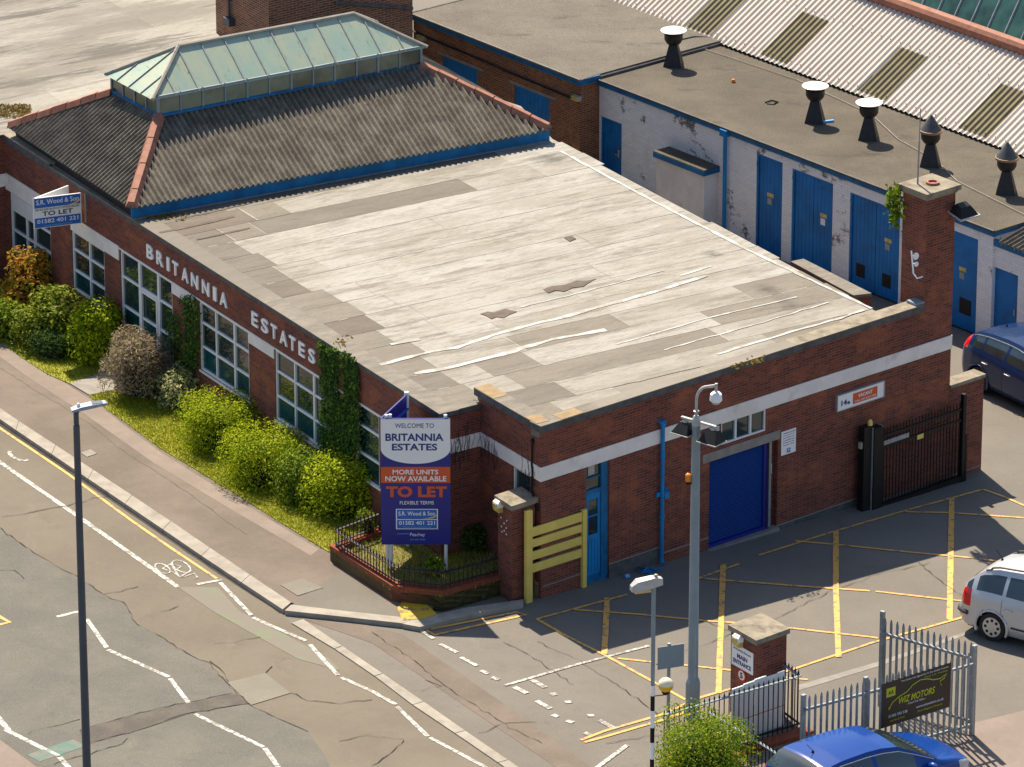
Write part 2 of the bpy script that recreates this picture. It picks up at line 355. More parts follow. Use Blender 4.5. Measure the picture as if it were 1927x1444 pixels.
fx = [Z3+np.array([-1.3, 2.0, gz((-1.3, 2))+HF]), np.array([-13.5, 20.0, gz((-13.5, 20))+HF]), G(-220, 480, HF)]
structure(MB().slab(GP(KI, HF)+GP([(640, 1158), (757, 1171), (800, 1150), (850, 1120)], HF)+fx, .1), 'footway', M['foot'])
structure(MB().poly(GP([(541, 1146), (640, 1158), (752, 1169.5), (742, 1146), (690, 1110), (640, 1075), (600, 1102), (570, 1122)], HF+.004)), 'footway_repair', M['foot_grey'])
mb = MB(); kl = []
def seg_pts(line, n, dz):
    pts = GP(line, dz); L = [0]; 
    for a, b in zip(pts, pts[1:]): L.append(L[-1]+np.linalg.norm(b-a))
    return [np.array([np.interp(s, L, [p_[k] for p_ in pts]) for k in range(3)]) for s in np.linspace(0, L[-1], n)]
def kerbrun(mb, A, B, n, h, gap=.012, drop=.25):
    a = seg_pts(A, n+1, h); b = seg_pts(B, n+1, h)
    for i in range(n):
        t = gap/np.linalg.norm(a[i+1]-a[i]); f = lambda p, q_, s: p+(q_-p)*s
        mb.slab([f(a[i], a[i+1], t), f(a[i], a[i+1], 1-t), f(b[i], b[i+1], 1-t), f(b[i], b[i+1], t)], drop)
kerbrun(mb, KO, KI, 11, HF+.004, .008); kerbrun(mb, FLUSH_O, FLUSH_I, 7, .03)
mb.slab(GP([(536, 1149), (548, 1138), (640, 1149), (762, 1162), (770, 1168), (757, 1173), (640, 1160)], HF+.006), .12)
mb.slab(GP([(757, 1174), (770, 1168), (880, 1143), (985, 1128), (985, 1136), (880, 1158), (790, 1180)], HF+.004), .2)
structure(mb, 'kerb', M['kerb'])
structure(MB().slab(GP([(748, 1144), (757, 1168), (800, 1163), (822, 1155), (795, 1130), (760, 1128)], HF+.012), .08), 'kerb_ramp', M['ypaint'])
structure(MB().slab(GP([(-100, 1325), (0, 1392), (72, 1446), (200, 1560), (-200, 1560)], .1), .12), 'opposite_footway', M['pink'])
structure(MB().poly(GP([(1834, 1360), (1927, 1337), (2100, 1300), (2100, 1700), (1600, 1700), (1700, 1500)], .006)), 'forecourt', M['pink'])
structure(MB().poly(GP([(560, 1162), (700, 1210), (900, 1345), (1100, 1480), (1160, 1480), (1000, 1360), (760, 1195), (640, 1163)], .005)), 'crossover', M['foot'])
structure(MB().poly(GP([(1500, 1290), (1660, 1243), (1838, 1182), (1850, 1184), (1660, 1252), (1502, 1300)], .006)), 'yard_edging', M['concrete'])
# markings
def lines(name, m, segs, wd=.1, dz=.014, jit=.06):
    mb = MB()
    for s in segs:
        pts = GP(s); fine = []
        for a, b in zip(pts, pts[1:]):
            n = max(1, int(np.linalg.norm(b-a)/.35)); fine += [a+(b-a)*i/n for i in range(n)]
        mb.strip(fine+[pts[-1]], wd, dz, jit)
    return structure(mb, name, m)
W = lines('lane_line', M['wline'], [[(-120, 785), (0, 871), (150, 975), (335, 1106)]], .115)
lines('zigzag_line', M['wline'], [[(370, 1101), (418, 1092)], [(414, 1097), (473, 1159)], [(476, 1163), (520, 1183), (576, 1207)], [(583, 1214), (636, 1272)], [(642, 1276), (700, 1302), (745, 1327)], [(747, 1331), (805, 1387)], [(809, 1389), (910, 1443), (960, 1475)]], .095)
lines('zigzag_line', M['wline'], [[(107, 1162), (152, 1151)], [(163, 1166), (201, 1220)], [(203, 1224), (318, 1275)], [(320, 1278), (355, 1324)], [(367, 1345), (496, 1407)], [(498, 1409), (535, 1460)]], .10)
lines('zigzag_line', M['wline'], [[(-30, 1320), (17, 1376)], [(10, 1374), (110, 1424)], [(112, 1426), (150, 1470)]], .12)
lines('yellow_line', M['yline'], [[(-150, 705), (0, 807), (125, 891), (249, 982), (330, 1038), (408, 1090)]], .075)
lines('yellow_line', M['yline'], [[(-40, 1140), (18, 1172), (-40, 1186)]], .1)
lines('loading_mark', M['wline'], [[(828, 1213), (860, 1229)], [(867, 1238), (898, 1254)], [(905, 1263), (919, 1269)], [(791, 1187), (816, 1203)]], .1)
lines('worn_mark', M['wfaint'], [[(925, 1276), (940, 1280)], [(1000, 1280), (1026, 1295)], [(968, 1294), (992, 1306)], [(1010, 1320), (1036, 1335)], [(1036, 1308), (1048, 1307)], [(1063, 1323), (1076, 1321)], [(1040, 1346), (1050, 1350)], [(1066, 1357), (1079, 1361)], [(1127, 1356), (1158, 1373)], [(1105, 1348), (1118, 1347)], [(1100, 1380), (1112, 1385)]], .12)
lines('parking_line', M['wline'], [[(950, 1291), (1080, 1253), (1222, 1216)]], .08)
lines('parking_line', M['wline'], [[(1050, 1500), (1181, 1403)]], .1)
lines('double_yellow_line', M['yline'], [[(1093, 1394), (1140, 1376), (1245, 1346), (1320, 1313), (1376, 1297)], [(1100, 1398), (1140, 1387), (1250, 1355), (1320, 1330)]], .08)
lines('double_yellow_line', M['yline'], [[(801, 1187), (972, 1153), (990, 1158), (818, 1196), (803, 1188)], ], .085)
YB = [[(1010, 1166), (1180, 1120)], [(1315, 1089), (1392, 1062)], [(1428, 1046), (1570, 1001), (1700, 963), (1850, 922)], [(1850, 922), (1890, 936), (1990, 980)],
 [(1010, 1166), (1070, 1200), (1140, 1235), (1240, 1290), (1290, 1318)], [(1376, 1297), (1500, 1258), (1640, 1211), (1822, 1160), (1990, 1100)],
 [(1075, 1148), (1200, 1157), (1325, 1169), (1385, 1173)], [(1478, 1182), (1640, 1200), (1652, 1202)], [(1315, 1089), (1490, 1103), (1637, 1113)], [(1648, 1114), (1790, 1130), (1822, 1133)],
 [(1497, 1019), (1575, 1026), (1720, 1041), (1832, 1051)], [(1843, 1053), (1927, 1063)], [(1695, 964), (1790, 966), (1990, 980)], [(1163, 1240), (1228, 1247)], [(1283, 1252), (1390, 1264)], [(1478, 1276), (1520, 1280)]]
lines('yellow_box_marking', M['yline'], YB, .07)
lines('yellow_box_marking', M['yline'], [[(1143, 1126), (1137, 1232)], [(1361, 1062), (1352, 1306)], [(1573, 1000), (1573, 1110), (1578, 1238)], [(1791, 938), (1787, 1168)]], .125, .017)
lines('green_surfacing', M['teal'], [[(62, 1428), (150, 1399)]], .42, .013, 0)
structure(MB().poly(GP([(335, 1105), (410, 1105), (450, 1150), (540, 1196), (620, 1240), (640, 1262), (560, 1240), (470, 1190), (400, 1150)], .0095)), 'worn_green_surfacing', M['greenfaint'])
bk = []
def ell(cx, cy, a, b, n=22): return [(cx+a*math.cos(2*math.pi*i/n)+.3*b*math.sin(2*math.pi*i/n), cy+b*math.sin(2*math.pi*i/n)+.22*a*math.cos(2*math.pi*i/n)) for i in range(n+1)]
bk += [ell(306, 1071, 14, 9), ell(341, 1067, 17, 11), [(306, 1071), (325, 1078), (341, 1067), (322, 1062), (306, 1071)], [(325, 1078), (340, 1087), (348, 1086)], [(322, 1062), (335, 1084)], [(348, 1086), (366, 1080), (372, 1088), (366, 1090)], [(340, 1086), (360, 1075)]]
lines('bicycle_symbol', M['wline'], bk, .035, .014, 0)
lines('worn_symbol', M['wfaint'], [ell(36, 858, 18, 9)[2:14]], .09, .013)
CR = [[(0, 975), (60, 965), (112, 955), (180, 940), (230, 930), (262, 925)], oldl[1:16], [(395, 1246), (420, 1265), (430, 1284)], [(547, 1304), (580, 1318), (640, 1325), (700, 1318)], [(499, 1267), (512, 1255)], [(404, 1214), (440, 1208), (490, 1200)], [(150, 1376), (250, 1346), (355, 1322), (438, 1305)], [(160, 1402), (270, 1372), (360, 1342), (470, 1325)],
 [(100, 1440), (170, 1420), (230, 1400), (240, 1390)], [(50, 1382), (90, 1370), (150, 1355)], [(0, 1075), (25, 1074), (45, 1090)], [(195, 1120), (240, 1110), (260, 1105)], [(300, 1155), (330, 1145), (335, 1140)], [(640, 1395), (690, 1385), (760, 1392)], [(700, 1440), (730, 1425), (760, 1395)],
 [(1240, 1245), (1290, 1225), (1335, 1212), (1400, 1180), (1470, 1160), (1560, 1115), (1640, 1085), (1750, 1060)], [(1330, 1170), (1375, 1190), (1390, 1200)], [(1730, 1060), (1790, 1110), (1830, 1130)], [(1010, 1208), (1080, 1240), (1160, 1290), (1240, 1345)], [(1140, 1400), (1200, 1390), (1260, 1380)], [(950, 1210), (1000, 1235), (1080, 1290)],
 [(700, 1190), (760, 1230), (850, 1300), (960, 1370), (1020, 1400)], [(795, 1300), (830, 1290), (800, 1280)], [(900, 1382), (960, 1360), (1010, 1360)]]
def crack(segs, wd, dz):
    mb = MB()
    for s in segs:
        pts = GP(s); f = []
        for a, b in zip(pts, pts[1:]):
            n = max(2, int(np.linalg.norm(b-a)/.16)); f += [a+(b-a)*i/n+np.array([random.gauss(0, .018), random.gauss(0, .03), 0]) for i in range(n)]
        mb.strip(f+[pts[-1]], wd, dz, .75)
    return structure(mb, 'road_crack', M['crack'])
crack(CR[:15], .015, .0185); crack(CR[15:], .012, .0185)
M['kerb_shade'] = asphalt('kerb_shade_dirt', (.035, .030, .024), (.07, .058, .045), .3, 2)
lines('kerb_shade_dirt', M['kerb_shade'], [[(x, y+10) for x, y in KO[:4]]+[(530, 1154)]], .085, .0125, .25)  # dark strip painting in the kerb face's shade, plus dirt at its foot
mb = MB()
for s in ([(0, 700), (60, 738), (160, 800), (230, 855), (330, 920), (420, 985), (470, 1020)], [(240, 770), (330, 835), (420, 895), (520, 965), (600, 1025)]):
    pts = GP(s); f = [a+(b-a)*i/8+np.array([random.gauss(0, .012), random.gauss(0, .02), 0]) for a, b in zip(pts, pts[1:]) for i in range(8)]
    mb.strip(f, .016, HF+.004, .7)
structure(mb, 'footway_joint', M['tarband'])
structure(MB().poly(GP([(0, 628), (40, 662), (90, 700), (170, 752), (300, 850), (450, 943), (600, 1034), (585, 1046), (440, 962), (290, 872), (160, 780), (60, 715), (0, 672)], HF+.003)), 'footway_edge', M['pink'])
structure(MB().slab(GP([(528, 1101), (568, 1089), (608, 1106), (560, 1121)], HF+.014), .02), 'manhole_cover', M['patch'])
structure(MB().slab(GP([(152, 852), (170, 846), (183, 853), (164, 860)], HF+.012), .02), 'manhole_cover', M['concrete'])
# grass verge, slab path
G0 = HF+.02
def gpoly(edge, back): return GP(edge, G0)+back
fb = lambda u: np.array([*(np.array([-2.128, 1.39])+d(AZ_A)[:2]*u), 0.0])
def withz(p, h): return np.array([p[0], p[1], gz(p)+h])
M['soil_grass'] = asphalt('verge_grass_ground', (.22, .23, .016), (.33, .30, .03), .3, 1.2)
verge = [grass_edge[:5]+[(205, 700)], [(168, 745)]+grass_edge[6:]+[(655, 1030)]]
ends = [[withz(fb(13.9), G0), withz(fb(21.5), G0)], [withz(fb(1.5), G0), withz(fb(13.0), G0), *GP([(228, 733)], G0)]]
VG = []
for e, b in zip(verge, ends):
    pl = GP(e, G0)+b; VG.append(pl); structure(MB().slab(pl, .03), 'verge', M['soil_grass'])
structure(MB().slab(GP([(131, 721), (168, 743), (222, 733), (330, 640), (300, 620), (196, 700)], HF+.03), .03), 'path', M['concrete'])
# ---------------------------------------------------------------- main building
FC = np.array([-2.128, 1.39, 0.]); IC = np.array([-1.28, 1.962, 0.])
FA = Fr(FC, AZ_A, 211.4); FS = Fr(Z3, AZ_B, -50.3); FL = Fr(Z3, 123.1, 213.1); FRT = Fr(FC, 34.0, -56.0)
LL = float(np.linalg.norm(IC)); LR = float(np.linalg.norm(IC-FC)); ZR = 3.66
def feltmat(name, ang, br, mid, dk, facade=True):
    m, t, b = newmat(name); v = vec(t); mp = N(t, 'Mapping'); mp.inputs['Rotation'].default_value = (0, 0, R(-ang)); t.links.new(v, mp.inputs[0]); q = mp.outputs[0]
    sx = N(t, 'SeparateXYZ'); t.links.new(q, sx.inputs[0])
    n1 = noise(t, q, .42, 8, .72, (.4, 1.5, 1)); n2 = noise(t, q, 1.1, 8, .78, (.28, 1.9, 1)); n3 = noise(t, q, 14, 4, .7, (.5, 1.2, 1))
    lo, hi = (.32, .54) if facade else (.40, .60)
    col = mix(t, ramp(t, n1, lo, hi), mid, br); col = mix(t, ramp(t, n2, .52, .66, 0, .8), col, mid); col = mix(t, ramp(t, noise(t, q, .75, 8, .8, (.22, 1.7, 1)), .57 if facade else .50, .68 if facade else .62, 0, .85), col, dk); col = mix(t, ramp(t, noise(t, q, 2.6, 7, .8, (.3, 1.6, 1)), .58, .68, 0, .5), col, dk)
    if facade:
        y1 = N(t, 'Math', operation='MULTIPLY_ADD'); t.links.new(noise(t, q, .6, 6, .75, (.3, 1.2, 1)), y1.inputs[0]); y1.inputs[1].default_value = 4.5; t.links.new(sx.outputs['Y'], y1.inputs[2])
        col = mix(t, ramp(t, y1.outputs[0], 4.6, 5.8, .75, 0), col, tuple(x*1.02 for x in mid))
    k = N(t, 'TexBrick'); k.offset = .37; k.inputs['Scale'].default_value = 1; k.inputs['Brick Width'].default_value = 4.6; k.inputs['Row Height'].default_value = .93; k.inputs['Mortar Size'].default_value = .018; k.inputs['Mortar Smooth'].default_value = .6; k.squash = 1.6; k.squash_frequency = 3
    for i, c in enumerate(((.80, .79, .77), (1.06, 1.06, 1.05), (1.14, 1.13, 1.10))): k.inputs[('Color1', 'Color2', 'Mortar')[i]].default_value = (*c, 1)
    wv = N(t, 'VectorMath', operation='MULTIPLY_ADD'); nz = N(t, 'TexNoise'); nz.inputs['Scale'].default_value = 1.6; t.links.new(q, nz.inputs['Vector']); t.links.new(nz.outputs['Color'], wv.inputs[0]); wv.inputs[1].default_value = (.12, .1, 0); t.links.new(q, wv.inputs[2])
    t.links.new(wv.outputs[0], k.inputs['Vector']); col = mix(t, 1.0, col, k.outputs['Color'], 'MULTIPLY')
    if facade:
        a = N(t, 'Math', operation='MULTIPLY_ADD'); t.links.new(noise(t, q, .8, 6, .7, (1, .5, 1)), a.inputs[0]); a.inputs[1].default_value = 2.6; t.links.new(sx.outputs['X'], a.inputs[2])
        bsw = N(t, 'TexBrick'); bsw.offset = .4; bsw.inputs['Scale'].default_value = 1; bsw.inputs['Brick Width'].default_value = 1.7; bsw.inputs['Row Height'].default_value = .93; bsw.inputs['Mortar Size'].default_value = 0; bsw.inputs['Color1'].default_value = (0, 0, 0, 1); bsw.inputs['Color2'].default_value = (1, 1, 1, 1); t.links.new(wv.outputs[0], bsw.inputs['Vector'])
        a2 = N(t, 'Math', operation='MULTIPLY_ADD'); t.links.new(bsw.outputs['Color'], a2.inputs[0]); a2.inputs[1].default_value = .9; t.links.new(a.outputs[0], a2.inputs[2])
        msk = ramp(t, a2.outputs[0], 2.75, 3.2, .92, 0)
        col = mix(t, msk, col, mix(t, ramp(t, noise(t, q, 2.2, 6, .7, (.6, 1.6, 1)), .35, .65), dk, tuple(x*1.75 for x in dk)))
        # a darker belt of old felt below the hipped roof
        a3 = N(t, 'Math', operation='MULTIPLY_ADD'); t.links.new(noise(t, q, .7, 6, .75, (.35, 1.4, 1)), a3.inputs[0]); a3.inputs[1].default_value = 5.5; t.links.new(sx.outputs['Y'], a3.inputs[2])
        lim = N(t, 'Math', operation='LESS_THAN'); t.links.new(sx.outputs['X'], lim.inputs[0]); lim.inputs[1].default_value = 6.5
        mm = N(t, 'Math', operation='MULTIPLY'); t.links.new(ramp(t, a3.outputs[0], 12.6, 13.6, 0, .72), mm.inputs[0]); t.links.new(ramp(t, sx.outputs['X'], 5.0, 8.0, 1, .15), mm.inputs[1])
        col = mix(t, mm.outputs[0], col, tuple(x*1.25 for x in dk))
        for (sxx, syy, rr) in FSTAIN:
            dd = N(t, 'VectorMath', operation='DISTANCE'); t.links.new(q, dd.inputs[0]); dd.inputs[1].default_value = (sxx, syy, ZR)
            ns = N(t, 'Math', operation='MULTIPLY_ADD'); t.links.new(noise(t, q, 1.8, 7, .75, (.5, 1.3, 1)), ns.inputs[0]); ns.inputs[1].default_value = 3.2*rr; t.links.new(dd.outputs['Value'], ns.inputs[2])
            col = mix(t, ramp(t, ns.outputs[0], 1.55*rr, 2.5*rr, .85, 0), col, (.055, .048, .038))
    col = mix(t, ramp(t, n3, .35, .65, 0, .22), col, tuple(x*.55 for x in mid))
    t.links.new(col, b.inputs['Base Color']); b.inputs['Roughness'].default_value = .85; bump(t, b, n3, .25, .01); return m
def rotp(p, a): c, s = math.cos(R(a)), math.sin(R(a)); return p[0]*c+p[1]*s, -p[0]*s+p[1]*c
FSTAIN = []
for px, py, rr in ((1490, 578, .85), (1040, 300, .75), (1440, 545, .5), (1340, 480, .35), (1130, 330, .4)): FSTAIN.append((*rotp(H(px, py, ZR), AZ_C), rr))
M['felt'] = feltmat('weathered_roof_felt', AZ_C, (.33, .31, .275), (.23, .205, .17), (.12, .105, .085))
M['felt_far'] = feltmat('weathered_concrete_roof', AZ_C, (.315, .297, .26), (.19, .173, .145), (.072, .065, .055), False)
M['felt_strip'] = flat('silver_sealant', (.40, .40, .39), .7, .08, 2, dirt=(.27, .25, .21), dsc=2.5, dlo=.46, dhi=.6)
M['felt_patch'] = flat('brown_felt_patch', (.105, .08, .062), .9, .2, 5)
M['felt_tan'] = flat('ochre_felt_patch', (.27, .19, .10), .9, .15, 5)
M['stem2'] = flat('dead_stems', (.035, .028, .022), .9, .3, 5)
BLD = thing('office_building', Z3, 'long single-storey red brick building with pale felt flat roof and white band round its walls', 'building')
su = lambda px, py, off=0.0: FS.uz(px, py, off)
fu = lambda px, py: FA.uz(px, py)
# side wall openings
EN = (su(1103, 900)[0], su(1147, 900)[0], -.3, 2.69); RO = (su(1334, 950)[0], su(1446, 930)[0], -.6, 1.87)
WB = su(1357, 838); WT = su(1441, 770); WIN = (su(1357, 835)[0], su(1442, 770)[0], su(1442, 811)[1], 2.69)
NT = (su(1447.5, 960)[0], su(1462, 960)[0], -.8, 1.87, .14, 1)
U_CH, U_CE = 11.0, 11.86
wl = MB()
wall(wl, FS, 0, U_CE, -1.2, 3.80, [(*EN, .14), (*RO, .12), (*WIN, .10), NT], .2)
LW = (.42, 1.1, 1.25, 2.66, .12)
wall(wl, FL, 0, LL, -1.0, 3.80, [LW]); wall(wl, FRT, 0, LR, -1.0, 3.56)
OPS = [(2.58, 3.62, .95, 2.70, .09), (4.70, 7.17, 1.02, 2.70, .09), (8.37, 10.68, 1.02, 2.70, .09), (11.97, 14.5, .02, 2.70, .09), (15.31, 16.95, .9, 2.40, .1), (18.05, 20.15, .9, 2.36, .1)]
wall(wl, FA, 0, 20.35, -1.2, 3.56, OPS)
FP = Fr(FA.p(20.35, 0, 0), 211.4, -58.6)                        # the next block stands forward of this one
wall(wl, FP, 0, 3.0, -1.2, 3.66)
wl.poly([FS.p(U_CE, 0, -1.2), FS.p(U_CE, -.75, -1.2), FS.p(U_CE, -.75, 3.8), FS.p(U_CE, 0, 3.8)])
# back wall of the roof slab, towards the alley
RB = [H(1040, 262, ZR), H(1652, 588, ZR)]
wl.poly([RB[0]*[1, 1, 0]+[0, 0, -1.2], RB[1]*[1, 1, 0]+[0, 0, -1.2], RB[1]*[1, 1, 0]+[0, 0, 3.6], RB[0]*[1, 1, 0]+[0, 0, 3.6]])
WALL = wl.build('wall', M['brick'], BLD)
# brick plinth with a pale damp course, stepping down with the yard
mb = MB()
for u0, u1, z in ((0.05, EN[0], .27), (EN[1], 3.4, .27), (3.4, RO[0], .10), (NT[1], 9.6, -.17), (9.6, 12.85, -.40)): MB().box(FS, u0, u1, 0.0, .004, z-.018, z+.006).build('damp_course', M['concrete'], BLD)
mb = MB()
for u0, u1, z in ((EN[1], 3.4, .252), (NT[1], 9.6, -.19)): MB().box(FS, u0, u1, -.02, .012, -1, z).build('plinth', M['lead'], BLD)
# white band
mb = MB(); B0, B1 = 2.69, 3.01
mb.box(FS, -.02, U_CE+.01, -.06, .025, B0, B1); mb.box(FL, .02, LL-.0, -.06, .025, B0, B1); mb.box(FRT, .02, LR-.03, -.06, .022, B0, B1)
mb.build('white_band', M['white_band'], BLD)
mb = MB()
for a, b, z0, z1 in ((7.19, 8.36, 2.46, 2.72), (10.9, 11.96, 2.46, 2.72), (14.55, 16.96, 2.41, 2.76), (18.05, 20.34, 2.37, 2.78)): MB().box(FA, a, b, -.05, .022, z0, z1).build('lintel_panel', M['white_band'], BLD)
MB().box(FP, .03, 3.0, -.05, .02, 2.44, 2.76).build('lintel_panel', M['white_band'], BLD)
mb = MB(); mb.box(FA, 2.3, 14.55, -.04, .016, 2.70, 2.735); mb.build('lintel_strip', M['white'], BLD)
# copings
mb = MB(); mb.box(FS, -.03, U_CH, -.05, .035, 3.80, 3.945); mb.box(FL, .04, LL+.2, -.06, .035, 3.80, 3.945); mb.box(FRT, 0, LR, -.04, .03, 3.56, 3.652); mb.box(FA, -.03, 17.95, -.04, .03, 3.56, 3.65); mb.box(FA, 17.95, 20.3, -.04, .035, 3.56, 3.74); mb.box(FP, -.0, 3, -.04, .03, 3.66, 3.74)
mb.build('coping_edge', M['lead'], BLD)
mb = MB(); mb.box(FS, -.035, 7.2, -.33, .04, 3.945, 3.962); mb.box(FL, .3, LL+.2, -.36, .04, 3.945, 3.964); mb.box(FA, -.035, 17.95, -.45, .035, 3.65, 3.672); mb.box(FRT, .04, LR-.05, -.35, .034, 3.652, 3.6735)
mb.box(FS, -.0, 7.2, -.33, -.05, 3.66, 3.945); mb.box(FL, .33, LL+.2, -.35, -.06, 3.66, 3.945)
mb.build('coping', M['felt'], BLD)
mb = MB(); mb.box(FA, 17.95, 20.35, -.62, .04, 3.741, 3.762); mb.box(FP, .0, 3, -.5, .035, 3.741, 3.7625); mb.box(FA, 13.7, 17.95, -.45, .037, 3.672, 3.682)
mb.build('coping', M['stone'], BLD)
mb = MB(); mb.box(FS, 7.2, U_CH-.02, -.36, .04, 3.945, 3.9625); mb.box(FS, 7.2, U_CH, -.35, -.05, 3.2, 3.945); mb.build('coping', M['stone'], BLD)
MB().box(FA, 17.95, 20.3, -.6, -.04, 3.3, 3.741).build('coping', M['stone'], BLD)
# roof
rp = [FA.p(20.2, -.4, ZR), FA.p(0, -.42, ZR), FL.p(LL, -.34, ZR), FS.p(.36, -.33, ZR), FS.p(9.4, -.32, ZR), RB[1], RB[0], H(980, 200, ZR), H(560, 60, ZR)]
roof = MB().slab(rp, .06).build('roof', M['felt'], BLD)
# felt laid in lapped strips across the roof, each sheet weathered in its own way
def sheetmat(name, base, alt, dk, am=.5, dm=.5):
    m, t, b = newmat(name); v = vec(t); mp = N(t, 'Mapping'); mp.inputs['Rotation'].default_value = (0, 0, R(-AZ_C)); t.links.new(v, mp.inputs[0]); q = mp.outputs[0]
    col = mix(t, ramp(t, noise(t, q, 1.0, 8, .76, (.45, 1.5, 1)), .42, .62, 0, am), base, alt); col = mix(t, ramp(t, noise(t, q, 1.7, 9, .8, (.25, 1.6, 1)), .50, .63, 0, dm), col, dk); col = mix(t, ramp(t, noise(t, q, 4.0, 8, .82, (.35, 1.3, 1)), .53, .64, 0, dm*.8), col, dk)
    col = mix(t, ramp(t, noise(t, q, .8, 8, .75, (.8, 1.2, 1)), .6, .68, 0, .5), col, tuple(x*1.12 for x in base))
    for (sxx, syy, rr) in FSTAIN:
        dd = N(t, 'VectorMath', operation='DISTANCE'); t.links.new(q, dd.inputs[0]); dd.inputs[1].default_value = (sxx, syy, ZR)
        ns = N(t, 'Math', operation='MULTIPLY_ADD'); t.links.new(noise(t, q, 1.8, 8, .78, (.5, 1.3, 1)), ns.inputs[0]); ns.inputs[1].default_value = 3.6*rr; t.links.new(dd.outputs['Value'], ns.inputs[2]); col = mix(t, ramp(t, ns.outputs[0], 1.5*rr, 2.7*rr, .85, 0), col, (.05, .045, .038))
    g = noise(t, q, 16, 4, .75, (.6, 1.2, 1)); col = mix(t, ramp(t, g, .38, .62, .22, 0), col, tuple(x*.5 for x in base)); t.links.new(col, b.inputs['Base Color']); b.inputs['Roughness'].default_value = .88; bump(t, b, g, .3, .012); return m
FT_ = [sheetmat('felt_light', (.335, .320, .285), (.245, .224, .188), (.160, .138, .110), .9, .85), sheetmat('felt_pale', (.35, .336, .304), (.255, .235, .2), (.165, .144, .115), .9, .8), sheetmat('felt_grey', (.30, .282, .246), (.22, .2, .165), (.142, .122, .096), .9, .85), sheetmat('felt_mid', (.172, .15, .12), (.225, .202, .165), (.10, .085, .064)), sheetmat('felt_dark', (.14, .122, .098), (.19, .168, .137), (.09, .077, .06)), sheetmat('felt_brown', (.125, .10, .078), (.175, .148, .116), (.08, .065, .05)), sheetmat('felt_seam', (.295, .275, .24), (.34, .32, .285), (.19, .167, .135), .9, .85)]
def unrot(x, y): c, s_ = math.cos(R(AZ_C)), math.sin(R(AZ_C)); return np.array([x*c-y*s_, x*s_+y*c, ZR])
line = lambda p, q_, x: p[1]+(q_[1]-p[1])*(x-p[0])/(q_[0]-p[0])
XF = -1.09+.45; rpoly = [rotp(p, AZ_C) for p in rp]
def inpoly(x, y):
    ins = False; j = len(rpoly)-1
    for i in range(len(rpoly)):
        a, b_ = rpoly[i], rpoly[j]
        if (a[1] > y) != (b_[1] > y) and x < (b_[0]-a[0])*(y-a[1])/(b_[1]-a[1])+a[0]: ins = not ins
        j = i
    return ins
def zone(x, y):
    px, py = P2(unrot(x, y)); r = random.random()
    belt = py > line((458, 457), (761, 645), px)+random.uniform(-7, 7)
    rear = py < line((458, 457), (911, 352), px)+random.uniform(-5, 5) and px < 905+random.uniform(-60, 30)
    near = py > line((700, 690), (1060, 590), px)+random.uniform(-6, 6) and px < 1110+random.uniform(-60, 60)
    if belt and not (px > 790 and r < .25): return random.choice([3, 3, 4, 4, 4, 3, 5])
    if rear: return random.choice([5, 4, 4, 3, 3, 5, 2]) if px < 720 else random.choice([3, 2, 3, 4, 0])
    if near: return random.choice([3, 3, 4, 2])
    if py > line((760, 715), (1640, 560), px): return random.choice([2, 3, 2, 0, 3])
    return random.choice([0, 0, 0, 1, 0, 0, 1, 2]) if px < 1420 else random.choice([0, 2, 2, 3, 1])
mb = MB(); y = -.2; row = 0; SW = .92
while y < 16.5:
    x = XF-.1+random.uniform(0, .9); row += 1; seamrow = random.random() < .35; prevk = None; x0 = XF-.1
    while x0 < 13:
        ln = random.uniform(.8, 1.25) if x0 < 2.0 else random.uniform(1.6, 5.0); x1 = x0+ln; k = zone((x0+x1)/2, y+SW/2)
        n = max(2, int(ln/.22)); top = []; bot = []
        for i in range(n+1):
            xx = x0+ln*i/n; top.append((xx, y+SW+.012+random.gauss(0, .006))); bot.append((xx, y+random.gauss(0, .004)))
        h0 = .004+.0025*random.random(); mb.k = k
        for i in range(n):
            cx_, cy_ = (top[i][0]+top[i+1][0])/2, y+SW/2
            if not (inpoly(cx_, y+.02) and inpoly(cx_, y+SW)): continue
            f = lambda p, h: unrot(*p)+[0, 0, h]
            mb.poly([f(bot[i], h0+.004), f(bot[i+1], h0+.004), f(top[i+1], h0), f(top[i], h0)])
            if (k < 3 and seamrow) or random.random() < .12: mb.k = 6; mb.poly([f((bot[i][0], bot[i][1]-.018-.012*random.random()), h0+.0045), f((bot[i+1][0], bot[i+1][1]-.018), h0+.0045), f((bot[i+1][0], bot[i+1][1]+.008), h0+.0052), f((bot[i][0], bot[i][1]+.008), h0+.0052)]); mb.k = k
        if random.random() < .25 and inpoly(x1, y+.05) and inpoly(x1, y+SW-.05): mb.k = 6; w_ = random.uniform(.012, .04); mb.poly([unrot(x1-w_, y)+[0, 0, .0125], unrot(x1+.01, y)+[0, 0, .0125], unrot(x1+.01, y+SW)+[0, 0, .0118], unrot(x1-w_, y+SW)+[0, 0, .0118]])
        x0 = x1
    y += SW
cov = mb.build('roof_covering', FT_, BLD); roof = cov
mb = MB()
def rstrip(pts, wd, dz=.018, m='felt_strip', jit=.35):
    P_ = [H(x, y, ZR) for x, y in pts]; f = []
    for a, b in zip(P_, P_[1:]):
        n = max(2, int(np.linalg.norm(b-a)/.25)); f += [a+(b-a)*i/n+np.array([0, random.gauss(0, .012), 0]) for i in range(n)]
    MB().strip(f+[P_[-1]], wd, dz, jit).build('sealant_strip' if m == 'felt_strip' else 'felt_seam', M[m], roof)
rstrip([(715, 688), (790, 668), (860, 655), (960, 622), (1065, 597), (1240, 548), (1330, 520)], .12); rstrip([(780, 705), (860, 690), (930, 672), (1040, 640), (1140, 622)], .14)
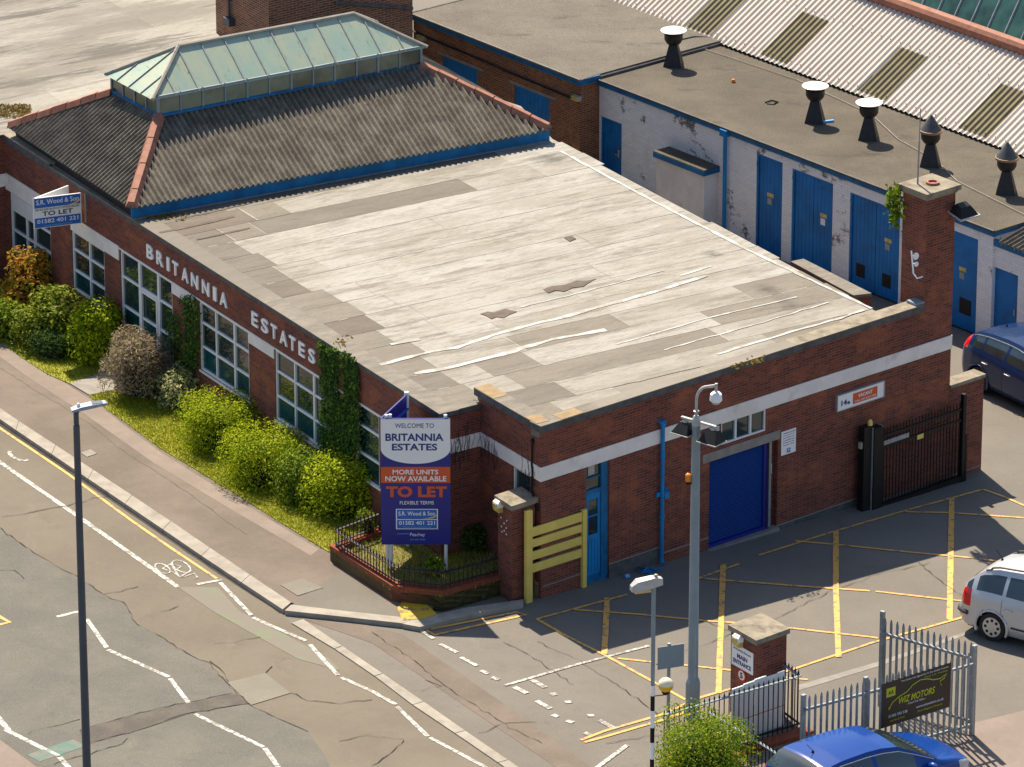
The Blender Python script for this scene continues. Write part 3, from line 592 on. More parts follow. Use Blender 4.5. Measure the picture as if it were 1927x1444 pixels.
rstrip([(1160, 650), (1330, 600), (1500, 560)], .05); rstrip([(1250, 660), (1420, 612), (1560, 570)], .05); rstrip([(1350, 668), (1470, 632), (1580, 600), (1625, 585)], .08); rstrip([(1280, 520), (1340, 502)], .08); rstrip([(980, 580), (1120, 545), (1250, 510)], .04)
rstrip([(735, 650), (790, 640)], .10); rstrip([(1055, 286), (1240, 385), (1420, 478), (1640, 582)], .09)
mb = MB(); rstrip([(440, 372), (520, 352), (600, 336)], .07, .018, 'felt_patch'); rstrip([(330, 415), (420, 395), (560, 362)], .09, .018, 'felt_patch'); rstrip([(300, 440), (370, 425), (440, 408)], .12, .018, 'felt_patch'); rstrip([(370, 452), (470, 430)], .08, .018, 'felt_patch')
for pts in ([(1022, 546), (1040, 540), (1062, 538), (1085, 530), (1104, 530), (1122, 526), (1106, 535), (1098, 541), (1078, 543), (1062, 550), (1045, 548), (1032, 553)], [(904, 592), (918, 588), (930, 590), (950, 583), (960, 586), (973, 588), (958, 594), (948, 600), (934, 598), (925, 602), (915, 596)], [(1062, 449), (1076, 446), (1084, 451), (1072, 456)]):
    MB().slab([H(x, y, ZR)+np.array([0, 0, .022]) for x, y in pts], .02).build('felt_patch', M['felt_patch'], roof)
for fr_, a_, b_, c_, z_ in ((FL, LL-.55, LL+.2, -.35, 3.964), (FL, .12, .55, -.3, 3.964), (FS, .55, 1.15, -.3, 3.962)): MB().box(fr_, a_, b_, c_, .03, z_, z_+.006).build('felt_patch', M['felt_tan'], roof)
# moss along the fascia and coping
M['moss'] = foliage('dry_moss', [(.10, .08, .02), (.22, .16, .04), (.30, .22, .05)])
def cards(mb, pts, size, flatness=.5, asp=1.6):
    for p in pts:
        n = rng.normal(size=3); n[2] = abs(n[2])*flatness+.2; n /= np.linalg.norm(n); a = np.cross(n, rng.normal(size=3)); a /= np.linalg.norm(a); b = np.cross(n, a); s = size*rng.uniform(.6, 1.35)
        mb.add([p-a*s*asp/2, p+b*s*.38, p+a*s*asp/2, p-b*s*.38], [(0, 1, 2, 3)])
mb = MB(); cards(mb, [H(x, y, ZR+.02)+np.append(rng.normal(0, .1, 2), 0) for x, y in zip(rng.uniform(268, 345, 130), rng.uniform(400, 412, 130))]+[H(x, 690-(x-1380)*.27+rng.normal(0, 3), ZR+.3) for x in rng.uniform(1375, 1440, 60)], .06); cards(mb, [H(x, y, 3.74) for x, y in zip(rng.uniform(-5, 58, 700), rng.uniform(196, 220, 700))], .05, .9); cards(mb, [H(640+rng.normal(0, 10), 642+rng.normal(0, 5), 3.68) for _ in range(30)], .06)
tag(mb.build('moss', M['moss'], roof), kind='stuff')
# windows on the road side
def mul(*xs): return [uat(FA, x, 2.0) for x in xs]
for op, mu, tr, lw in ((OPS[0], [], [2.20, 1.55], None), (OPS[1], [(6.31, .05), (5.46, .07)], [2.19, 1.60], 1.60), (OPS[2], [(9.93, .05), (9.07, .07)], [2.19, 1.60], 1.60), (OPS[3], [(13.60, .10), (12.68, .10)], [2.05, 1.32], 1.30), (OPS[4], [(16.08, .06)], [1.93, 1.41], 1.41), (OPS[5], [(18.95, .06), (19.35, .05)], [1.93, 1.41], 1.41)):
    wn = window(BLD, FA, op[0], op[1], op[2], op[3], mu, tr, .05, .05, lw)
    if op is OPS[3]:
        mb = MB(); mb.box(FA, 12.73, 12.79, -.05, .0, .1, 2.02); mb.box(FA, 13.49, 13.55, -.05, .0, .1, 2.02); mb.box(FA, 12.79, 13.49, -.05, .0, 1.96, 2.02); mb.build('door_frame', M['white'], wn)
mb = MB(); mb.box(FA, 18.98, 20.08, -.045, -.02, 1.96, 2.32); mb.build('blank_panel', M['white'], BLD)
mb = MB()
for a, b in ((2.5, 3.7), (4.65, 7.2), (8.3, 10.7)): MB().box(FA, a, b, -.05, .03, .97, 1.018).build('window_sill', M['white_band'], BLD)
window(BLD, FL, LW[0], LW[1], LW[2], LW[3], [], [2.1], .07, .045)
window(BLD, FS, WIN[0], WIN[1], WIN[2], WIN[3], [WIN[0]+(WIN[1]-WIN[0])*.335, WIN[0]+(WIN[1]-WIN[0])*.665], [], .05, .04)
# letters on the parapet
for ch, x0, x1 in zip('BRITANNIAESTATES', (278, 296.6, 316.0, 326.5, 344, 361.7, 382.4, 403.2, 415.7, 475.7, 493.5, 511.8, 528.5, 546.4, 564.3, 582.6), (290.2, 308.8, 320.6, 337, 356, 374.6, 395.4, 409, 428.8, 486.8, 506.5, 522.7, 542, 557.8, 575.4, 595)):
    text(BLD, FA, ch, uat(FA, x0, 3.1), uat(FA, x1, 3.1), 2.955, 3.285, 'white_paint', .02, .022, .018, 'letter')
# entrance door, roller shutter
e0, e1 = EN[0], EN[1]
mb = MB(); mb.box(FS, e1-.14, e1, -.12, -.04, .0, 2.69); mb.box(FS, e1-.2, e1-.15, -.1, -.03, .0, 2.69); mb.box(FS, e0, e0+.05, -.12, -.04, 0, 2.69); mb.box(FS, e0+.05, e1-.2, -.12, -.04, 2.0, 2.10); mb.box(FS, e0+.05, e1-.2, -.12, -.05, 2.36, 2.385); mb.box(FS, e0, e1, -.3, -.06, -.3, .12)
dr = mb.build('door_frame', M['blue'], BLD)
mb = MB(); mb.box(FS, e0+.05, e1-.2, -.10, -.06, .12, 1.05); mb.box(FS, e0+.05, e0+.12, -.10, -.06, 1.05, 1.99); mb.box(FS, e1-.27, e1-.2, -.10, -.06, 1.05, 1.99); mb.box(FS, e0+.12, e1-.27, -.10, -.06, 1.86, 1.99); mb.box(FS, e0+.12, e1-.27, -.10, -.065, 1.46, 1.49)
for i in range(5): mb.box(FS, e0+.12+i*.085, e0+.19+i*.085, -.07, -.05, .2, .92)
do = mb.build('door', M['blue_bright'], BLD)
MB().poly([FS.p(e0+.04, -.085, 1.05), FS.p(e1-.19, -.085, 1.05), FS.p(e1-.19, -.085, 2.69), FS.p(e0+.04, -.085, 2.69)]).build('pane', M['glass'], do)
mb = MB(); a = su(1111, 905)[0]; mb.box(FS, a, a+.17, -.083, -.07, 2.43, 2.66); mb.build('vent_grille', M['alu'], do)
r0, r1 = RO[0], RO[1]; mb = MB(); n = 33; zb_ = gz(FS.p((r0+r1)/2, 0, 0))+.11
for i in range(n):
    z0 = zb_+(1.87-zb_)*i/n; z1 = zb_+(1.87-zb_)*(i+1)/n; zm = z0+(z1-z0)*.7
    mb.poly([FS.p(r0, -.10, z0), FS.p(r1-.1, -.10, z0), FS.p(r1-.1, -.085, zm), FS.p(r0, -.085, zm)]); mb.poly([FS.p(r0, -.085, zm), FS.p(r1-.1, -.085, zm), FS.p(r1-.1, -.10, z1), FS.p(r0, -.10, z1)])
sh = mb.build('roller_shutter', M['shutter'], BLD)
mb = MB(); mb.box(FS, r1-.10, r1-.0, -.11, -.05, zb_, 1.87); mb.box(FS, r0-.05, r1, -.095, -.03, zb_-.07, zb_); mb.build('guide_rail', M['navy'], sh)
MB().box(FS, r1+.0, r1+.06, -.08, .012, zb_-.02, 1.87).build('guide_rail', M['galv'], sh)
MB().box(FS, r0-.2, NT[1]+.05, -.05, .012, 1.872, 2.08).build('concrete_lintel', M['concrete'], BLD)
MB().box(FS, r0-.05, NT[1], -.3, .1, -.9, zb_-.07).build('step', M['concrete'], BLD)
MB().box(FS, NT[0]+.06, NT[0]+.16, -.13, -.115, 1.05, 1.28).build('notice_plate', M['white'], BLD)
# chimney
CH = MB(); CH.box(FS, U_CH, U_CE, -.76, 0.0, 3.80, 6.38); ch = CH.build('chimney', M['brick'], BLD)
mb = MB(); mb.box(FS, U_CH-.03, U_CE+.03, -.79, .03, 6.38, 6.44); mb.box(FS, U_CH-.09, U_CE+.09, -.85, .09, 6.44, 6.56); mb.build('chimney_cap', M['stone_moss'] if 'stone_moss' in M else M['stone'], ch)
c = FS.p(U_CH+.5, -.36, 6.56); mb = MB(); mb.lathe(c, [(.13, 0), (.15, 0.0), (.15, .05), (.10, .05), (.09, .005)], 18); mb.build('flue_ring', M['terracotta'], ch)
mb = MB(); mb.tube([c+np.array([-.33, -.02, -.02]), c+np.array([-.32, -.02, 1.0])], .022, 8); mb.tube([c+np.array([-.32, -.02, 1.0]), c+np.array([-.31, -.02, 1.75])], .013, 8); mb.build('aerial_mast', M['galv'], ch)
MB().box(FS, 10.75, 11.0, -.3, -.0, 3.963, 4.02).build('lead_flashing', M['grey_post'], ch)
# hipped corrugated roof with lantern
ZE = 4.02; E1 = H(247, 388, ZE); E0 = H(17, 236, ZE); E2 = H(1034, 241, ZE); ZL = 5.2
L1 = H(298, 219, ZL); L0 = H(211, 173, ZL); L2 = H(792, 124, ZL); E3 = E0+(E2-E1); L3 = L0+(L2-L1)
M['corr'] = None
def corrmat(name, a, b_, sp, lich):
    m, t, b = newmat(name); v = vec(t); col = mix(t, ramp(t, noise(t, v, 2.2, 7, .75), .38, .66), a, b_); col = mix(t, ramp(t, noise(t, v, 16, 4, .7), .56, .66, 0, .85), col, sp)
    col = mix(t, ramp(t, noise(t, v, 26, 2, .5), .70, .74), col, lich); t.links.new(col, b.inputs['Base Color']); b.inputs['Roughness'].default_value = .9; return m
M['corr'] = corrmat('asbestos_cement', (.105, .090, .070), (.205, .180, .140), (.032, .028, .023), (.34, .31, .19))
M['corr_shade'] = M['corr']
def corr(mb, A, B, Cc, D, pitch=.146, amp=.040, k=8, thick=True):
    """corrugated sheet between eaves A-B and top edge D-C, ribs running straight up the slope"""
    A, B, Cc, D = map(np.asarray, (A, B, Cc, D)); x = (B-A); W_ = np.linalg.norm(x); x = x/W_
    n = np.cross(x, (D+Cc)/2-(A+B)/2); n /= np.linalg.norm(n); n = n if n[2] > 0 else -n; up = np.cross(n, x); up = up if up[2] > 0 else -up
    Ld = (D-A)@up; Lc = (Cc-B)@up; sd_, sc_ = (D-A)@x, (Cc-A)@x; cols = int(W_/pitch*k)
    prev = None
    for i in range(cols+1):
        s = W_*i/cols
        if s < sd_: l = Ld*s/sd_
        elif s > sc_: l = Lc*(W_-s)/max(1e-6, W_-sc_)
        else: l = Ld+(Lc-Ld)*(s-sd_)/max(1e-6, sc_-sd_)
        h = n*amp*math.sin(2*math.pi*s/pitch); a = A+x*s+h-up*.06; b = A+x*s+up*max(l, 0)+h; cur = (a, b, a-n*.012)
        if prev: mb.poly([prev[0], cur[0], cur[1], prev[1]]); mb.poly([prev[2], cur[2], cur[0], prev[0]])
        prev = cur
HR = MB(); corr(HR, E1, E2, L2, L1); corr(HR, E0, E1, L1, L0); corr(HR, E3, E0, L0, L3); corr(HR, E2, E3, L3, L2)
hr = HR.build('hipped_roof', M['corr'], BLD, smooth=True)
for a, b in ((E1, L1), (E0, L0), (E2, L2), (E3, L3)):
    mb = MB(); n = 7; dirv = (b-a)/np.linalg.norm(b-a); st = .42 if a is E2 else 0
    for i in range(n):
        p = a+(b-a)*((i+.02+st*0)/n)+[0, 0, .05]; q_ = a+(b-a)*((i+.975)/n)+[0, 0, .05]; sd2 = np.cross(dirv, [0, 0, 1]); sd2 /= np.linalg.norm(sd2); lift = np.array([0, 0, .012*(i % 2)])
        mb.prism([p-sd2*.15-[0, 0, .09], p-sd2*.07+[0, 0, .05]+lift, p+sd2*.07+[0, 0, .05]+lift, p+sd2*.15-[0, 0, .09]], [q_-sd2*.15-[0, 0, .09], q_-sd2*.07+[0, 0, .05]+lift, q_+sd2*.07+[0, 0, .05]+lift, q_+sd2*.15-[0, 0, .09]])
    mb.build('hip_tiles', M['terracotta'], hr)
xx = (E2-E1)/np.linalg.norm(E2-E1); nn_ = np.array([xx[1], -xx[0], 0])
mb = MB(); ff = Fr(E1*[1, 1, 0], math.degrees(math.atan2(xx[1], xx[0])), math.degrees(math.atan2(nn_[1], nn_[0]))); WW = float(np.linalg.norm((E2-E1)[:2]))
mb.box(ff, .05, WW+.05, -.14, -.08, ZR-.02, ZE-.03); mb.build('fascia', M['blue'], hr)
mb = MB(); mb.box(ff, .1, WW, -.08, -.02, ZR+.0, ZR+.03); mb.build('flashing', M['galv'], hr)
x2 = (E0-E1)/np.linalg.norm(E0-E1); n2 = np.array([-x2[1], x2[0], 0]); f2 = Fr(E1*[1, 1, 0], math.degrees(math.atan2(x2[1], x2[0])), math.degrees(math.atan2(n2[1], n2[0]))); W2 = float(np.linalg.norm((E0-E1)[:2]))
mb = MB(); mb.box(f2, .1, W2-.1, -.18, -.12, ZR-.1, ZE-.03); mb.build('fascia', M['dark'], hr)
# lantern
M['lglass'] = glass('lantern_side_glass', (.085, .115, .082), .15, .5, .5)
m, t, b = newmat('algae_glass'); v = vec(t)
mp = N(t, 'Mapping'); mp.inputs['Rotation'].default_value = (0, 0, R(-AZ_C)); t.links.new(v, mp.inputs[0])
col = mix(t, ramp(t, noise(t, mp.outputs[0], 1.2, 6, .7, (1.6, .8, .5)), .36, .64), (.27, .38, .32), (.36, .40, .29)); col = mix(t, ramp(t, noise(t, mp.outputs[0], 3.0, 6, .72, (2.2, .5, .4)), .56, .72, 0, .75), col, (.17, .17, .10)); col = mix(t, ramp(t, noise(t, mp.outputs[0], 9, 4, .7, (1.5, .5, .4)), .6, .72, 0, .7), col, (.16, .16, .10))
t.links.new(col, b.inputs['Base Color']); b.inputs['Roughness'].default_value = .35; M['algae'] = m
HL = .50; up = np.array([0, 0, HL]); Lc = [L0, L1, L2, L3]; T = [p+up for p in Lc]
cen = sum(Lc)/4
def outw(p, a): q_ = p-cen; q_[2] = 0; return p+q_/np.linalg.norm(q_)*a
LT = MB(); fr_list = []
for i in range(4):
    a, b_ = Lc[i], Lc[(i+1) % 4]; LT.poly([a, b_, b_+up, a+up])
lant = LT.build('roof_lantern', M['lglass'], BLD)
mb = MB()
for i, nb in ((0, 4), (1, 12), (2, 4), (3, 12)):
    a, b_ = Lc[i], Lc[(i+1) % 4]; azm = math.degrees(math.atan2((b_-a)[1], (b_-a)[0])); L_ = float(np.linalg.norm(b_-a)); o_ = (a+b_)/2-cen; fr = Fr(a, azm, math.degrees(math.atan2(o_[1], o_[0])))
    nv = np.array([-(b_-a)[1], (b_-a)[0]]); fr.o = np.array([nv[0], nv[1], 0])/np.linalg.norm(nv)*(1 if nv@o_[:2] > 0 else -1)
    for k in range(nb+1):
        u = L_*k/nb; wd = .035 if (k % 2 and 0 < k < nb) else (.05 if 0 < k < nb else .06); mb.box(fr, u-wd/2, u+wd/2, -.02, .025, 0, HL)
    mb.box(fr, 0, L_, -.02, .022, HL-.04, HL)
mb.build('frame', M['grey_post'], lant)
mb = MB()
for i in (0, 1, 2, 3):
    a, b_ = Lc[i], Lc[(i+1) % 4]; mb.tube([a+[0, 0, .01], b_+[0, 0, .01]], .045, 6)
mb.build('kerb_flashing', M['blue'], lant)
Eo = [outw(p, .17)-[0, 0, .06] for p in T]
wd_ = np.linalg.norm(T[1]-T[0]); dirC = (T[2]-T[1])/np.linalg.norm(T[2]-T[1]); m01 = (T[0]+T[1])/2; m23 = (T[2]+T[3])/2
R1 = m01+dirC*wd_*.56; R2 = m23-dirC*wd_*.56; R1[2] = zfor(R1, 88); R2[2] = R1[2]
mb = MB(); faces = [(Eo[0], Eo[1], R1), (Eo[1], Eo[2], R2, R1), (Eo[2], Eo[3], R2), (Eo[3], Eo[0], R1, R2)]
for f in faces: mb.poly(f)
gl = mb.build('lantern_roof', M['algae'], lant)
mb = MB()
for a, b_ in ((Eo[0], R1), (Eo[1], R1), (Eo[2], R2), (Eo[3], R2), (R1, R2)): mb.tube([a+[0, 0, .02], b_+[0, 0, .02]], .048, 6)
M['cream'] = flat('cream_flashing', (.33, .30, .255), .7, .12, 4, dirt=(.12, .10, .10), dsc=5, dlo=.6, dhi=.7); mb.build('ridge_flashing', M['cream'], lant)
mb = MB(); n12 = 12
for k in range(1, n12):
    f = k/n12; e = Eo[1]+(Eo[2]-Eo[1])*f; Ln = np.linalg.norm(Eo[2]-Eo[1]); s = f*Ln; sr1 = (R1-Eo[1])@dirC; sr2 = (R2-Eo[1])@dirC
    if s < sr1: tp = Eo[1]+(R1-Eo[1])*s/sr1
    elif s > sr2: tp = Eo[2]+(R2-Eo[2])*(Ln-s)/(Ln-sr2)
    else: tp = R1+(R2-R1)*(s-sr1)/(sr2-sr1)
    mb.tube([e+[0, 0, .012], tp+[0, 0, .012]], .02, 5)
for k in range(1, 4):
    f = k/4; e = Eo[0]+(Eo[1]-Eo[0])*f; tp = Eo[0]+(R1-Eo[0])*min(1, 2*f) if f < .5 else (R1 if f == .5 else Eo[1]+(R1-Eo[1])*2*(1-f)); mb.tube([e+[0, 0, .012], tp+[0, 0, .012]], .02, 5)
mb.build('glazing_bar', M['galv'], lant)
# wall fittings that belong to the building
mb = MB(); pu, pz = su(1243, 795); zc = pz; zg = gz(FS.p(pu, 0, 0))
mb.tube([FS.p(pu, .08, zc), FS.p(pu, .08, zg+.12), FS.p(pu-.02, .16, zg+.06)], .045, 10)
for z in (zc-.02, zc-.75, zc-2.15): mb.lathe(FS.p(pu, .08, z-.04), [(.05, 0), (.058, .0), (.058, .08), (.05, .08)], 12)
mb.box(FS, pu-.14, pu+.0, .02, .07, zc-1.68, zc-1.58); mb.box(FS, pu+.03, pu+.16, .02, .13, zc-1.74, zc-1.60); mb.tube([FS.p(pu+.08, .07, zc-1.6), FS.p(pu+.10, .10, zc-1.5)], .035, 8); mb.box(FS, pu-.075, pu+.075, .0, .1, zc, zc+.05)
mb.build('drainpipe', M['blue_bright'], BLD)
mb = MB(); pth = [FL.p(.28, .03, 3.5)]+[FL.p(.28+random.gauss(0, .012), .045, z) for z in np.linspace(3.4, 2.4, 6)]+[FL.p(.12, .06, 2.2), FL.p(-.02, .06, 2.05)]; mb.tube(pth, .022, 6); mb.lathe(FL.p(.28, .035, 3.48), [(.02, 0), (.04, .02), (.04, .08), (.02, .1)], 8); mb.build('cable', M['black'], BLD)

# bare creeper stems left on the white band by the inner corner
CRP = thing('dead_creeper', FL.p(LL-.1, .03, 2.2), 'bare dark creeper stems clinging to the white band in the shaded inner corner', 'climbing plant')
mb = MB()
for fr_, uu_, n_ in ((FL, (LL-.75, LL-.05), 22), (FL, (.1, .75), 9), (FRT, (.2, LR-.05), 24)):
    for _ in range(n_):
        u = random.uniform(*uu_); z = random.uniform(2.25, 2.75); pts = [fr_.p(u, .035, z)]
        for k in range(random.randint(3, 7)): u += random.gauss(0, .035); z += random.uniform(.05, .14); pts.append(fr_.p(u, .035, min(z, 3.45)))
        mb.tube(pts, .0042, 4)
mb.build('stems', M['stem2'], CRP)
# ---------------------------------------------------------------- workshop, back building, warehouse
W0 = G(1836, 634); FW = Fr(W0*[1, 1, 0], AZ_W, 220.0); wu = lambda px, py, off=0.0: FW.uz(px, py, off)
ZW = 2.10                                                    # top of the workshop's fascia
def whitebrick(name):
    m, t, b = newmat(name); v = vec(t, 'UV'); k = N(t, 'TexBrick'); k.inputs['Scale'].default_value = 1; k.inputs['Brick Width'].default_value = .225; k.inputs['Row Height'].default_value = .075; k.inputs['Mortar Size'].default_value = .006
    for i, c in enumerate(((.88, .88, .87), (.80, .80, .79), (.70, .69, .67))): k.inputs[('Color1', 'Color2', 'Mortar')[i]].default_value = (*c, 1)
    k2 = N(t, 'TexBrick'); k2.inputs['Scale'].default_value = 1; k2.inputs['Brick Width'].default_value = .225; k2.inputs['Row Height'].default_value = .075; k2.inputs['Mortar Size'].default_value = .01
    for i, c in enumerate(((.34, .33, .31), (.16, .14, .12), (.05, .045, .04))): k2.inputs[('Color1', 'Color2', 'Mortar')[i]].default_value = (*c, 1)
    t.links.new(v, k.inputs['Vector']); t.links.new(v, k2.inputs['Vector'])
    col = mix(t, ramp(t, noise(t, v, .75, 8, .78), .56, .62), k.outputs['Color'], k2.outputs['Color']); col = mix(t, ramp(t, noise(t, v, 1.4, 6, .7, (1.4, .5, 1)), .56, .78, 0, .5), col, (.42, .39, .35))
    t.links.new(col, b.inputs['Base Color']); b.inputs['Roughness'].default_value = .75; bump(t, b, k.outputs['Fac'], .4, -.006); return m
M['wbrick'] = whitebrick('peeling_white_brick')
M['gravel'] = asphalt('mineral_felt', (.17, .135, .090), (.26, .21, .145), .55, .5)
def gravelmat(name, a, c, dk, band):
    m, t, b = newmat(name); v = vec(t); col = mix(t, ramp(t, noise(t, v, .45, 6, .7), .36, .66), a, c)
    col = mix(t, ramp(t, noise(t, v, 1.1, 8, .78, (.5, 1.4, 1)), .55, .68, 0, .8), col, dk); g = noise(t, v, 26, 3, .75); col = mix(t, ramp(t, g, .52, .66, 0, .75), col, tuple(x*.38 for x in a)); col = mix(t, ramp(t, noise(t, v, 34, 2, .6), .6, .7, 0, .6), col, tuple(x*1.7 for x in c)); col = mix(t, ramp(t, noise(t, v, .8, 5, .7, (1, .4, 1)), .62, .7, 0, .6), col, band)
    t.links.new(col, b.inputs['Base Color']); b.inputs['Roughness'].default_value = .92; bump(t, b, g, .6, .02); return m
M['gravel'] = gravelmat('chippings_on_felt', (.072, .060, .043), (.11, .092, .066), (.034, .028, .02), (.095, .06, .042))
M['gravel2'] = gravelmat('worn_mineral_felt', (.108, .094, .074), (.148, .128, .102), (.06, .044, .032), (.11, .09, .068))
WS = thing('workshop', W0, 'low white-painted brick workshop with blue doors and a gritty flat roof carrying black vents', 'building')
uL = wu(1128, 150)[0]; uR = wu(1870, 432)[0]
def door_px(*pts): us = [wu(x, y)[0] for x, y in pts]; return min(us), max(us)
DOORS = []
for (xa, ya, xb, yb, y2, dd) in ((1131, 220, 1170, 232, 400, 'a'), (1424, 290, 1473, 305, 500, 'b'), (1491, 318, 1568, 345, 520, 'c'), (1600, 360, 1694, 400, 570, 'd'), (1787, 432, 1841, 450, 640, 'e')):
    a, b = wu(xa, ya), wu(xb, yb); DOORS.append((min(a[0], b[0]), max(a[0], b[0]), (a[1]+b[1])/2, dd))
wl = MB(); ops = []
for a, b, zt, k in DOORS:
    zb0 = gz(FW.p((a+b)/2, 0, 0))+.02; ops.append((a, b, -1.5, zt, .09))
wall(wl, FW, uR, uL, -2.5, ZW-.14, ops)
FWE = Fr(FW.p(uR, 0, 0), AZ_B, -50.3); wall(wl, FWE, 0, 9, -2.5, ZW-.14)
wl.build('wall', M['wbrick'], WS)
zg_ = lambda u: gz(FW.p(u, 0, 0))
for a, b, zt, k in DOORS:
    mb = MB(); o0, o1 = -.09, -.05; zb0 = zg_((a+b)/2)+.05
    if k == 'e': mb.box(FW, a, b, o0, o1, zb0, zt)
    else:
        mb.box(FW, a, a+.06, o0, -.02, zb0, zt); mb.box(FW, b-.06, b, o0, -.02, zb0, zt); mb.box(FW, a+.06, b-.06, o0, -.02, zt-.06, zt)
        n = 2 if (b-a) > 1.0 else 1
        for i in range(n):
            u0 = a+.06+(b-a-.12)*i/n; u1 = a+.06+(b-a-.12)*(i+1)/n; nb = max(3, int((u1-u0)/.13))
            for j in range(nb): mb.box(FW, u0+.006+(u1-u0-.012)*j/nb, u0+.006+(u1-u0-.012)*(j+1)/nb-.006, o0, o1, zb0, zt-.065)
    do = mb.build('door', M['blue_dk'], WS)
    if k == 'd':
        mb = MB()
        for f in (.18, .70): MB().box(FW, a+(b-a)*f, a+(b-a)*f+.30, -.06, -.044, zb0+.28, zb0+.62).build('louvre', M['dark'], do)
    if k == 'e': MB().box(FW, a+.22, a+.62, -.06, -.044, zb0+.38, zb0+.78).build('louvre', M['dark'], do)
    if k in 'bcde':
        um = {'b': (a+b)/2, 'c': a+.25*(b-a), 'd': a+.25*(b-a), 'e': (a+b)/2+.05}[k]; zz = zb0+1.45
        plate(do, FW, um-.12, um+.12, zz, zz+.10, 'lensyellow', -.055, -.042, 'notice_plate'); plate(do, FW, um-.06, um+.10, zz-.2, zz-.03, 'signwhite' if k == 'c' else 'galv', -.055, -.042, 'notice_plate')
    if k == 'a': mb = MB(); mb.box(FW, a+.10, a+.14, -.05, -.0, zb0+.95, zb0+1.15); mb.tube([FW.p(a+.12, .0, zb0+1.02), FW.p(a+.25, .0, zb0+1.02)], .012, 6); mb.build('handle', M['alu'], do)
mb = MB(); mb.box(FW, uR-.1, uL, -.02, .08, ZW-.16, ZW-.01); mb.box(FWE, -.08, 9, -.02, .08, ZW-.16, ZW-.011); mb.build('fascia', M['blue'], WS)
# roof: from the front fascia back to the warehouse eaves
BK = lambda px, py: H(px, py, ZW)
ra = [FW.p(uR-.12, .1, ZW), FW.p(uL, .1, ZW)]; bk0 = H(1347, 80, ZW); bk1 = H(1927, 296, ZW)
bd = bk1-bk0; bd = bd/np.linalg.norm(bd); 
def meet(P, a, Q, b):                       # plan crossing of two lines
    t_ = np.linalg.solve(np.array([a[:2], -b[:2]]).T, (Q-P)[:2])[0]; return P+a*t_
backL = meet(bk0, bd, FW.p(uL, 0, ZW), FW.o); backR = meet(bk1, bd, FWE.p(0, .1, ZW), FWE.x); bkin = np.array([-bd[1], bd[0], 0]); bkin = bkin if bkin[1] > 0 else -bkin
MB().slab([ra[0], ra[1], backL+bkin*.5, backR+bkin*.5], .05).build('roof', M['gravel'], WS)
mb = MB(); edge = [ra[1]+[0, 0, .03], backL+[0, 0, .03]]; mb.tube(edge, .06, 6); mb.tube([ra[0]+[0, 0, .0], ra[1]+[0, 0, .0]], .03, 6); mb.build('roof_edge', M['lead'], WS)
mb = MB(); up_, zt = wu(1370, 242); mb.tube([FW.p(up_, .09, ZW-.1), FW.p(up_, .09, -1.6)], .05, 10); mb.box(FW, up_-.12, up_+.12, .04, .18, ZW-.2, ZW-.03); mb.build('drainpipe', M['blue_bright'], WS)
# meter box on the wall
mb = MB(); a0 = wu(1352, 303, .0)[0]; OFF = .52; a1 = FW.uz(1230, 285, OFF)[0]; zt = FW.uz(1316, 318, OFF)[1]
mb.box(FW, a0, a1-.06, 0, OFF-.05, -2.2, zt-.16); bx = mb.build('meter_cupboard', M['white_band'], WS)
mb = MB(); mb.box(FW, a0-.06, a1, .004, OFF+.02, zt-.15, zt-.02); mb.build('fascia', M['blue'], bx); mb = MB(); mb.box(FW, a0-.05, a1-.0, .0, OFF+.01, zt-.02, zt+.005); mb.build('roof', M['gravel'], bx)
# lean-to with corrugated roof past the workshop's end
LN = thing('lean_to', FW.p(uR-1, -.1, -.8), 'small white lean-to with blue fascia and corrugated roof behind dark blue hatchback', 'outbuilding')
f3 = Fr(FW.p(uR, -.06, 0), AZ_W, 220.0); zt = f3.uz(1880, 452)[1]
mb = MB(); a, b = f3.uz(1868, 500), f3.uz(1916, 520); wall(mb, f3, -6, -.02, -2.5, zt-.1, [(min(a[0], b[0]), max(a[0], b[0]), -1.5, (a[1]+b[1])/2, .08)]); mb.build('wall', M['wbrick'], LN)
mb = MB(); mb.box(f3, min(a[0], b[0]), max(a[0], b[0]), -.08, -.04, zg_(uR)+.03, (a[1]+b[1])/2); dd = mb.build('door', M['blue_dk'], LN)
mb = MB(); mb.tube([f3.p(min(a[0], b[0])+.09, -.0, -.1+.2), f3.p(min(a[0], b[0])+.09, -.0, .25)], .02, 6); mb.build('handle', M['alu'], dd)
mb = MB(); mb.box(f3, -6, -.01, -.02, .06, zt-.16, zt); mb.build('fascia', M['blue'], LN)
mb = MB(); q0, q1 = f3.p(-6, .08, zt+.02), f3.p(-.25, .08, zt+.02); corr(mb, q0, q1, q1-f3.o*1.6+[0, 0, .35], q0-f3.o*1.6+[0, 0, .35]); mb.build('roof', M['corr'], LN, smooth=True)
# ---- brick building further back
CB = FW.p(uL+.02, 0, 0)-d(40)*.62; AZ_K = 129.3
FK = Fr(CB, AZ_K, AZ_K+90); ZK = FK.uz(1108, 155)[1]; KL = FK.uz(778, 30)[0]; FKE = Fr(CB, 40, -50)
KB = thing('store_building', CB, 'flat-roofed brick store with two boarded blue windows and a blue roof edge', 'building')
wins = []
for xa, ya, xb, yb in ((833, 104, 898, 132), (968, 160, 1034, 185)):
    a, b = FK.uz(xa, ya), FK.uz(xb, yb); wins.append((min(a[0], b[0]), max(a[0], b[0]), -.9, (a[1]+b[1])/2, .06))
mb = MB(); wall(mb, FK, 0, KL, -2.5, ZK-.12, wins); wall(mb, FKE, 0, .7, -2.5, ZK-.12)
FKL = Fr(FK.p(KL, 0, 0), 40, 130); wall(mb, FKL, 0, 6, -2.5, ZK-.12); mb.build('wall', M['brick_back'], KB)
